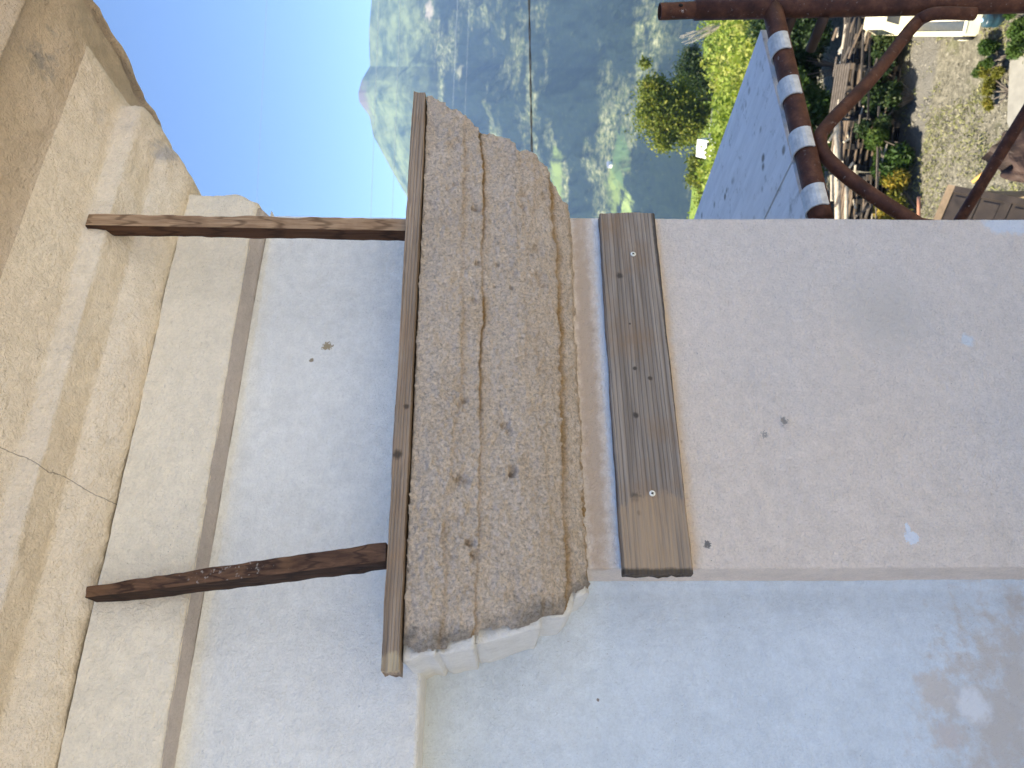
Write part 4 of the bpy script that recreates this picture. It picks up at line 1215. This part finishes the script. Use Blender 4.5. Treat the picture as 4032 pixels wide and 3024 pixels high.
shrub(3440, 3615, 690, 980, .6, m_aut, 'yellowing bush at the foot of the pallets beside the house corner', 9000, .045, 27, ll=1.4)
shrub(3885, 3975, 140, 285, .6, m_green, 'bright green grass tuft bush at the yard edge by the truck', 7000, .028, 28, ll=2.2)
shrub(3895, 3975, 275, 440, .5, m_aut, 'golden green weed clump at the edge of the concrete slab', 7000, .028, 29, ll=2.2)
shrub(3960, 4080, 10, 200, .6, m_green, 'dark green plant beside the blue bucket', 5000, .03, 30, ll=1.6)

# scattered low weeds and stones in the yard
def weeds_fn(rng, n_):
    px = rng.uniform(3560, 4150, n_ * 2); py = rng.uniform(-100, 950, n_ * 2)
    P = np.array([on_z(a, b_, 0) for a, b_ in zip(px, py)])
    k = fbm(P * .9, 3, 121) + .7 * fbm(P * 3, 2, 122)
    o = np.argsort(-k)[:n_]
    P = P[o]; P[:, 2] = rng.rand(n_) * .10
    return P, np.clip(.4 + rng.uniform(-.4, .6, n_), 0, 1)
mass('weeds', weeds_fn, 4500, .022, leaf_mat('dry_weeds', (0.10, 0.12, 0.035), (0.26, 0.26, 0.10), (0.42, 0.38, 0.22), .3), 31, kind='stuff', ll=2.0)
rng = np.random.RandomState(33)
mb = MB()
for i in range(2600):
    p = on_z(rng.uniform(3570, 4130), rng.uniform(-80, 940), 0)
    s = .010 + .024 * rng.rand() ** 3
    v = np.array([(1, 0, 0), (-1, 0, 0), (0, 1, 0), (0, -1, 0), (0, 0, .8), (0, 0, -.6)]) * s * rng.uniform(.6, 1.3, (6, 1)) + p + [0, 0, s * .35]
    mb.add(v, [(0, 2, 4), (2, 1, 4), (1, 3, 4), (3, 0, 4), (2, 0, 5), (1, 2, 5), (3, 1, 5), (0, 3, 5)])
st = mb.build('gravel', [simple('gravel_stone', (0.22, 0.205, 0.165), .95, var=.5, scale=25)])
st['kind'] = 'stuff'

# concrete slab at the lower edge of the yard
m_conc = simple('concrete', (0.22, 0.21, 0.18), .95, var=.15, scale=4, bs=.5, bscale=30)
q4 = [on_z(3985, 250, 0), on_z(3975, 480, 0), on_z(4060, 700, 0), on_z(4300, 700, 0), on_z(4300, 100, 0), on_z(4020, 150, 0)]
mb = MB(); n = len(q4)
mb.add([p + [0, 0, .05] for p in q4] + [p - [0, 0, .1] for p in q4], [tuple(range(n))[::-1]] + [(k, (k + 1) % n, n + (k + 1) % n, n + k) for k in range(n)])
o = mb.build('slab', [m_conc]); o['kind'] = 'structure'

# ------------------------------------------------------------------ woodpile of pallets and logs
m_wo = [simple('grey_pallet_wood', (0.10, 0.082, 0.065), .9, var=.35, scale=9), simple('tan_pallet_wood', (0.15, 0.11, 0.075), .9, var=.3, scale=9), simple('dark_pallet_wood', (0.035, 0.03, 0.025), .9, var=.3, scale=9)]
m_log = simple('pale_log', (0.42, 0.36, 0.27), .9, var=.25, scale=12, bs=.5)
def pallet_mesh(L, W, mi):
    m_ = MB()
    def bb(x0, y0, z0, x1, y1, z1, m=mi): m_.add(box_minmax((x0, y0, z0), (x1, y1, z1)), BOXF, m)
    for y_ in np.linspace(-W / 2, W / 2 - .1, 6): bb(-L / 2, y_, .122, L / 2, y_ + .085, .144)
    for y_ in (-W / 2, -.05, W / 2 - .1): bb(-L / 2, y_, 0, L / 2, y_ + .1, .022)
    for x_ in (-L / 2, -.07, L / 2 - .14):
        bb(x_, -W / 2, .1, x_ + .14, W / 2, .1215)
        for y_ in (-W / 2, -.05, W / 2 - .1): bb(x_, y_, .0225, x_ + .14, y_ + .1, .0995, (mi + 1) % 3 if rng.rand() < .5 else mi)
    return m_
rng = np.random.RandomState(41)
where = ['left hand stack by the house corner', 'second stack from the house corner', 'third stack from the house corner', 'stack furthest from the house corner']
cnt = 0
protos = []
for v_ in range(3):
    o = pallet_mesh(1.2, .8, v_).build('pallet', m_wo); protos.append(o)
levels = ['lowest', 'second lowest', 'third from the ground', 'fourth from the ground', 'fifth from the ground', 'sixth from the ground', 'seventh from the ground', 'eighth from the ground', 'ninth from the ground', 'tenth from the ground']
first = [True] * 3
for si, (py, nlev) in enumerate(((800, 8), (580, 9), (360, 9), (150, 7))):
    g_ = gpt(3560, py)
    base_ang = math.atan2(SD[1], SD[0])
    for k in range(nlev):
        pi_ = int(rng.randint(3))
        if first[pi_]: o = protos[pi_]; first[pi_] = False
        else:
            o = protos[pi_].copy(); COL.objects.link(o)
        o.location = (g_[0] + VD[0] * .75 + rng.uniform(-.05, .05), g_[1] + VD[1] * .75 + rng.uniform(-.05, .05), gz(g_[0], g_[1]) + .0 + k * .1455)
        o.rotation_euler = (0, 0, base_ang + rng.uniform(-.07, .07) + (0.02 if k % 2 else 0))
        tone = ['weathered grey', 'tan brown', 'dark brown'][pi_]
        tag(o, f'{tone} pallet, {levels[k]} in the {where[si]}', 'pallet', 'pallets stacked in the woodpile')
        cnt += 1
for i, f_ in enumerate(first):
    if f_: bpy.data.objects.remove(protos[i])
# logs and battens on and against the pile
def stick3(name, a, b_, r, mat, label, cat, square=False, group=None, n_=9):
    m_ = MB()
    if square:
        d, ea, eb = frame_dir(np.asarray(b_) - np.asarray(a)); L = np.linalg.norm(np.asarray(b_) - a)
        m_.add(box_v(lerp(a, b_, .5), (d, ea, eb), L / 2, r[0] / 2, r[1] / 2), BOXF)
    else: m_.add(*tube([lerp(a, b_, k) for k in (0, .33, .66, 1)], [r, r * .97, r * 1.02, r * .9], n_, rough=.003, seed=5))
    o = m_.build(name, [mat], None, not square)
    return tag(o, label, cat, group)
dp = 19.0
stick3('log', at_depth(3296, 480, dp), at_depth(3300, 960, dp), .075, m_log, 'long pale barked pole lying along the top of the pallets next to the house corner', 'log')
stick3('log', at_depth(3335, 700, dp - .3), at_depth(3330, 980, dp - .3), .05, m_log, 'thin pale pole lying just below the long barked pole', 'log')
for (x0, y0, x1, y1, th, lab, mt) in (
        (3262, 560, 3300, 500, .05, 'bright sunlit plank end leaning out at the top of the woodpile', m_log),
        (3276, 690, 3276, 790, .07, 'short pale board upright behind the long pole', m_log),
        (3322, 560, 3345, 545, .05, 'small pale offcut sticking out from the pallet stack', m_log),
        (3345, 660, 3358, 640, .05, 'second small pale offcut sticking out lower in the pallet stack', m_log),
        (3400, 130, 3385, 420, .03, 'long grey batten lying on the far pallet stack', m_wo[0]),
        (3425, 150, 3418, 470, .035, 'dark batten lying in front of the far pallet stack', m_wo[2]),
        (3460, 420, 3450, 900, .05, 'long grey batten laid across the front of the near stacks', m_wo[0]),
        (3372, 850, 3440, 800, .05, 'weathered batten leaning at the near end of the woodpile', m_wo[0])):
    stick3('batten', at_depth(x0, y0, 18.2), at_depth(x1, y1, 18.2), (th, .03 + th * .3), mt, lab, 'batten', True)
rng = np.random.RandomState(77)
for i in range(46):
    px_, py_ = rng.uniform(3275, 3480), rng.uniform(110, 930)
    a_ = at_depth(px_, py_, 18.3 + (3480 - px_) / 300 + rng.uniform(-.2, .2)); ang_ = rng.normal() * .45
    L_ = rng.uniform(.15, .7)
    b2 = a_ + np.array([SD[0] * math.cos(ang_), SD[1] * math.cos(ang_), math.sin(ang_) * .5]) * L_ + np.array([*(VD * rng.uniform(-.2, .2)), 0])
    stick3('wood_scrap', a_, b2, (rng.uniform(.03, .08), rng.uniform(.015, .03)), [m_wo[0], m_wo[1], m_log][i % 3], ['short grey scrap of sawn wood lying loose on the pallet woodpile', 'short tan scrap of sawn wood lying loose on the pallet woodpile', 'short pale scrap of sawn wood lying loose on the pallet woodpile'][i % 3], 'wood scrap', True, ['grey scraps on the woodpile', 'tan scraps on the woodpile', 'pale scraps on the woodpile'][i % 3])
# grey tarpaulin heap between truck and pile
rng = np.random.RandomState(51)
c0 = gpt(3500, 230)
nn = 40
U, V_ = np.meshgrid(np.linspace(0, 2 * math.pi, nn), np.linspace(0, math.pi / 2, 18), indexing='ij')
P = np.stack([np.cos(U) * np.cos(V_) * 1.15, np.sin(U) * np.cos(V_) * .75, np.sin(V_) * 1.25], -1).reshape(-1, 3)
P[:, :2] = P[:, :1] * SD + P[:, 1:2] * VD
P = P * (.75 + .30 * fbm(P * 2.6, 4, 52) - .2 * np.abs(fbm(P * 6, 2, 53)))[:, None]
P = P + c0 + [*(VD * .8), 0]; P[:, 2] = np.maximum(P[:, 2] - .05, -.02)
o = mesh('tarpaulin', P, grid_faces(nn, 18), simple('grey_tarp', (0.16, 0.165, 0.17), .7, var=.5, scale=5), None, True)
tag(o, 'crumpled grey tarpaulin heap between the woodpile and the cream truck', 'tarpaulin')

# ------------------------------------------------------------------ cream truck
m_cr = simple('cream_paint', (0.80, 0.74, 0.50), .45, var=.06, scale=6, spec=.5)
m_bed = simple('bed_boards', (0.72, 0.64, 0.46), .7, var=.12, scale=9)
m_gl = simple('dark_glass', (0.03, 0.035, 0.04), .15, spec=.8)
m_ty = simple('tyre_rubber', (0.025, 0.025, 0.025), .85)
m_red = simple('red_lamp', (0.5, 0.03, 0.02), .3)
g0 = gpt(3920, 140); g1 = gpt(3600, 140)
fw = (g1 - g0); fw[2] = 0; Lt = np.linalg.norm(fw); fw /= Lt
rt_ = np.array([fw[1], -fw[0], 0.0])
truck = empty('pickup_truck', tuple(g0 + fw * 2.0 + rt_ * .8), 'cream pickup truck with open slatted bed parked on the sunny gravel', 'truck')
def tp(f, r, z): return g0 + fw * f + rt_ * r + np.array([0, 0, z * .62 + .02])
def tbox(f0, f1, r0, r1, z0, z1): return box_v(tp((f0 + f1) / 2, (r0 + r1) / 2, (z0 + z1) / 2), (fw, rt_, (0, 0, 1)), abs(f1 - f0) / 2, abs(r1 - r0) / 2, abs(z1 - z0) / 2 * .62)
WT = 1.65
mb = MB(); mb.add(tbox(.05, 2.45, .05, WT - .05, .50, .62), BOXF)
for k in range(9): mb.add(tbox(.12, 2.4, .10 + k * .165, .10 + k * .165 + .15, .622, .640), BOXF)
mb.build('bed', [m_bed], truck)
for nm, (a_, b2, c_, d_) in {'side_panel': (.05, 2.45, 0, .05), 'side_panel_': (.05, 2.45, WT - .05, WT), }.items():
    mb = MB(); mb.add(tbox(a_, b2, c_, d_, .55, .98), BOXF)
    for f_ in (.1, .88, 1.66, 2.40): mb.add(tbox(f_ - .03, f_ + .03, c_ - .012, d_ + .012, .56, 1.0), BOXF)
    mb.add(tbox(a_, b2, c_ - .02, d_ + .02, .985, 1.02), BOXF)
    mb.build('side_panel', [m_cr], truck)
mb = MB(); mb.add(tbox(0, .045, .02, WT - .02, .55, .98), BOXF); mb.add(tbox(-.015, .06, .02, WT - .02, .985, 1.02), BOXF); mb.build('tailgate', [m_cr], truck)
# cab: tapered box
def taper(f0, f1, z0, z1, ins):
    lo = [tp(f0, 0, z0), tp(f0, WT, z0), tp(f1, WT, z0), tp(f1, 0, z0)]
    hi = [tp(f0 + ins * .4, ins, z1), tp(f0 + ins * .4, WT - ins, z1), tp(f1 - ins * 1.6, WT - ins, z1), tp(f1 - ins * 1.6, ins, z1)]
    return lo + hi, [(3, 2, 1, 0), (4, 5, 6, 7), (0, 1, 5, 4), (1, 2, 6, 5), (2, 3, 7, 6), (3, 0, 4, 7)]
mb = MB(); mb.add(tbox(2.55, 4.0, 0, WT, .45, 1.05), BOXF); v, f = taper(2.58, 3.85, 1.052, 1.75, .14); mb.add(v, f); mb.build('cab', [m_cr], truck)
def quad_on(face, s0, s1, t0, t1, off):
    a, b2, c_, d_ = [np.array(v[i]) for i in face]
    nrm = np.cross(b2 - a, d_ - a); nrm /= np.linalg.norm(nrm)
    def P_(s, t_): return lerp(lerp(a, b2, s), lerp(d_, c_, s), t_) + nrm * off
    q_ = [P_(s0, t0), P_(s1, t0), P_(s1, t1), P_(s0, t1)]
    return q_ + [p - nrm * (off * .9) for p in q_], [(0, 1, 2, 3), (0, 4, 5, 1), (1, 5, 6, 2), (2, 6, 7, 3), (3, 7, 4, 0)]
for fc, a_ in (((0, 1, 5, 4), (.12, .88, .2, .85)), ((1, 2, 6, 5), (.1, .85, .15, .88)), ((2, 3, 7, 6), (.08, .92, .12, .9)), ((3, 0, 4, 7), (.15, .9, .15, .88))):
    mb = MB(); q_, ff = quad_on(fc, *a_, .012); mb.add(q_, ff); mb.build('window', [m_gl], truck)
mb = MB(); mb.add(tbox(4.0, 4.55, .04, WT - .04, .45, .95), BOXF); mb.build('bonnet', [m_cr], truck)
for f_ in (.75, 3.9):
    for r_ in (.0, WT):
        wc = tp(f_, r_, .30); s_ = -1 if r_ == 0 else 1
        wh = empty('wheel', (0, 0, 0), None, None); wh.parent = truck; wh.location = Vector(wc) - truck.location
        mb = MB(); mb.add(*tube([wc - rt_ * .09, wc - rt_ * .07, wc + rt_ * .07, wc + rt_ * .09], [.16, .19, .19, .16], 20)); mb.build('tyre', [m_ty], wh, False)
        mb = MB(); mb.add(*tube([wc + rt_ * s_ * .085, wc + rt_ * s_ * .10], [.11, .10], 16)); mb.build('rim', [m_cr], wh, False)
# blue drum
g_ = gpt(3945, 76)
dr = empty('bucket', tuple(g_), 'small dark blue plastic bucket standing on the ground at the tail of the truck', 'bucket')
mb = MB(); zz = [0, .02, .12, .14, .15, .25, .26, .28, .34, .36]; rr_ = [.13, .14, .15, .155, .15, .15, .155, .15, .145, .13]
mb.add(*tube([g_ + [0, 0, z] for z in zz], rr_, 24)); mb.build('body', [simple('blue_plastic', (0.015, 0.04, 0.055), .35, spec=.5)], dr, True)
mb = MB(); mb.add(*tube([g_ + [.02, .03, .362], g_ + [.02, .03, .38]], .04, 12)); mb.build('highlight_disc', [simple('pale_blue_highlight', (0.35, 0.55, 0.7), .3)], dr, True)  # pale disc on top paints the blue-white highlight of the bucket

# ------------------------------------------------------------------ things under the corner: dark panelled door, rusty sheet, orange pole
m_do = simple('dark_door_wood', (0.04, 0.030, 0.022), .45, var=.35, scale=7, spec=.5, bs=.3)
m_do2 = simple('door_edge_wood', (0.22, 0.16, 0.10), .6, var=.3, scale=7)
D0 = at_depth(3735, 728, 11.0)
D1 = at_depth(4120, 800, 10.2)
D2 = at_depth(3590, 985, 11.3)
ex = D1 - D0; L1 = np.linalg.norm(ex); ex /= L1
ey = D2 - D0; ey -= ex * (ey @ ex); L2 = np.linalg.norm(ey); ey /= L2
ez = np.cross(ex, ey); ez *= np.sign(ez @ (CAM - D0))
door = empty('old_door', tuple(D0 + ex * L1 / 2 + ey * L2 / 2), 'old dark wooden panelled door lying tilted below the house corner', 'door')
def dbox(u0, u1, v0, v1, z0, z1, m=0): 
    mb_.add(box_v(D0 + ex * (u0 + u1) / 2 + ey * (v0 + v1) / 2 + ez * (z0 + z1) / 2, (ex, ey, ez), (u1 - u0) / 2, (v1 - v0) / 2, (z1 - z0) / 2), BOXF, m)
mb_ = MB(); dbox(0, .10, 0, L2, -.02, .03, 1); dbox(L1 - .1, L1, 0, L2, -.02, .03); dbox(.1, L1 - .1, 0, .09, -.019, .029); dbox(.1, L1 - .1, L2 - .09, L2, -.019, .029)
for u_ in (L1 * .34, L1 * .66): dbox(u_ - .045, u_ + .045, .09, L2 - .09, -.018, .028)
mb_.build('frame', [m_do, m_do2], door)
for a_, b2 in ((.1, L1 * .34 - .045), (L1 * .34 + .045, L1 * .66 - .045), (L1 * .66 + .045, L1 - .1)):
    mb_ = MB(); dbox(a_ + .002, b2 - .002, .092, L2 - .092, -.015, .004); dbox(a_ + .05, b2 - .05, .14, L2 - .14, .0045, .016); mb_.build('panel', [m_do], door)
print('door size', L1, L2)
# supporting trestle for the door
for k, (u_, v_) in enumerate(((.15, .1), (L1 - .2, .1), (.15, L2 - .12), (L1 - .2, L2 - .12))):
    tp_ = D0 + ex * u_ + ey * v_ - ez * .03
    bt = np.array([tp_[0], tp_[1], 0.0])
    stick3('post', bt, tp_, (.07, .07), m_do2, ['post under the far outer end of the old door', 'post under the near outer end of the old door', 'post under the far inner end of the old door', 'post under the near inner end of the old door'][k], 'post', True, 'posts carrying the old door')
# crumpled rusty sheet
m_rs = simple('rust_brown_sheet', (0.035, 0.021, 0.016), .7, var=.9, scale=3, bs=.4)
c_ = [at_depth(3880, 632, 9.2), at_depth(4140, 420, 8.7), at_depth(4200, 760, 8.5), at_depth(3990, 700, 9.0)]
nn = 26
V = []
for i in range(nn):
    for j in range(nn):
        p = lerp(lerp(c_[0], c_[1], i / (nn - 1)), lerp(c_[3], c_[2], i / (nn - 1)), j / (nn - 1))
        V.append(p)
V = np.array(V)
V[:, 2] += .20 * fbm(V * 3.2, 3, 61); V[:, 0] += .08 * fbm(V * 3, 2, 62)
N_ = np.array([0, 0, -.012])
F = grid_faces(nn, nn)
V2 = np.vstack([V, V + N_]); F2 = np.vstack([F, F[:, ::-1] + nn * nn])
rim = [(i * nn, (i + 1) * nn) for i in range(nn - 1)] + [((i + 1) * nn + nn - 1, i * nn + nn - 1) for i in range(nn - 1)] + [(j + 1, j) for j in range(nn - 1)] + [((nn - 1) * nn + j, (nn - 1) * nn + j + 1) for j in range(nn - 1)]
F3 = F2.tolist() + [(a_, b2, b2 + nn * nn, a_ + nn * nn) for a_, b2 in rim]
o = mesh('metal_sheet', V2, F3, m_rs, None, False)
tag(o, 'crumpled rust brown metal sheet behind the diagonal scaffold tube', 'metal sheet')
stick3('pole', at_depth(3830, 716, 10.6), at_depth(3935, 628, 10.2), .022, simple('orange_pole', (0.65, 0.33, 0.08), .5), 'slim orange wooden pole between the old door and the rusty sheet', 'pole')
stick3('pole', at_depth(3618, 775, 15.5), at_depth(3618, 900, 15.5), .035, simple('terracotta', (0.42, 0.20, 0.12), .8), 'short reddish brown pipe lying at the house corner behind the old door', 'pipe')
for k, (x0, y0, x1, y1) in enumerate(((3960, 800, 4200, 815), (3985, 830, 4200, 842))):
    stick3('plank', at_depth(x0, y0, 12.0), at_depth(x1, y1, 11.0), (.12, .03), m_log, ['pale sunlit plank beyond the old door, the higher of two', 'pale sunlit plank beyond the old door, the lower of two'][k], 'plank', True, 'planks beyond the old door')
# guard rail and white van on the lane
gc = at_depth(2806, 430, 68); gd = at_depth(2793, 545, 68)
grd = empty('guard_rail', tuple((gc + gd) / 2), 'white three bar guard rail of the lane beside the yellow green tree', 'railing')
for k in range(3):
    o_ = UP * 0; mb = MB(); off = np.array([0, 0, -k * .26]); dd_ = gd - gc
    mb.add(box_v((gc + gd) / 2 + off, frame_dir(dd_), np.linalg.norm(dd_) / 2, .04, .07), BOXF); mb.build('rail', [simple('white_rail', (.7, .68, .66), .6)], grd)
for k in (0, .33, .66, 1):
    p = lerp(gc, gd, k); mb = MB(); mb.add(box_minmax(p + [-.05, -.05, -1.6], p + [.05, .05, .1]), BOXF); mb.build('post', [simple('rail_post', (.5, .48, .45), .7)], grd)
vc = at_depth(2779, 585, 62)
van = empty('white_van', tuple(vc - [0, 0, 1.6]), 'white van parked on the lane between the two lime green trees', 'van')
rx = np.array([SD[0], SD[1], 0]); fx_ = np.array([VD[0], VD[1], 0])
def vbox(c, a, b2, h): return box_v(c, (rx, fx_, (0, 0, 1)), a, b2, h)
mb = MB(); mb.add(vbox(vc + [0, 0, -.35], .80, 1.6, .30), BOXF)
v = vbox(vc + [0, 0, .20], .80, 1.5, .24); 
cc_ = np.mean(v, 0); v = [p if p[2] < cc_[2] else cc_ + (p - cc_) * [.86, .86, 1] for p in v]
mb.add(v, BOXF); mb.build('body', [simple('van_white', (.8, .8, .78), .4)], van)
mb = MB(); mb.add(vbox(vc + [0, 0, .22] - fx_ * 1.49, .55, .02, .13), BOXF); mb.build('window', [m_gl], van)
for s1_ in (-1, 1):
    for s2_ in (-1, 1):
        c = vc + rx * s1_ * .66 + fx_ * s2_ * 1.0 + [0, 0, -.68]
        mb = MB(); mb.add(*tube([c - rx * .12, c + rx * .12], 0.26, 14)); mb.build('wheel', [m_ty], van)

# unseen plank platform added under the camera to bounce warm light onto the cornice
m_pk = simple('bounce_platform_wood', (0.74, 0.55, 0.31), .85, var=.2, scale=7, bs=.4)
pf_ = empty('bounce_platform', (-1.0, -1.1, 8.3), 'unseen pale plank platform under the camera, added for warm bounce light', 'added platform')
for k in range(5):
    mb = MB(); y0_ = -0.28 - k * .245
    mb.add(box_minmax((-2.6, y0_ - .24, 8.28), (0.95, y0_, 8.32)), BOXF); mb.build('plank', [m_pk], pf_)
for x_ in (-3.4, -1.2, .8):
    mb = MB(); mb.add(*tube([(x_, -.2, 8.25), (x_, -1.6, 8.25)], .024, 12)); mb.build('bearer', [m_rust], pf_, True)
    for y_ in (-.22, -1.56):
        mb = MB(); mb.add(*tube([(x_ + .05, y_, 0), (x_ + .05, y_, 8.27)], .024, 12)); mb.build('post', [m_rust], pf_, True)

# ================================================================== HAZE
mh = bpy.data.materials.new('haze')
mh.use_nodes = True
t = mh.node_tree; t.nodes.clear()
pv = t.nodes.new('ShaderNodeVolumePrincipled')
pv.inputs['Color'].default_value = (0.36, 0.56, 1.0, 1)
pv.inputs['Density'].default_value = 0.00012
pv.inputs['Anisotropy'].default_value = 0.0
oo = t.nodes.new('ShaderNodeOutputMaterial'); t.links.new(pv.outputs[0], oo.inputs['Volume'])
mb = MB(); mb.add(box_minmax((-5200, -5200, -340), (5200, 5200, 640)), BOXF)
hz = mb.build('haze', [mh]); hz['kind'] = 'stuff'
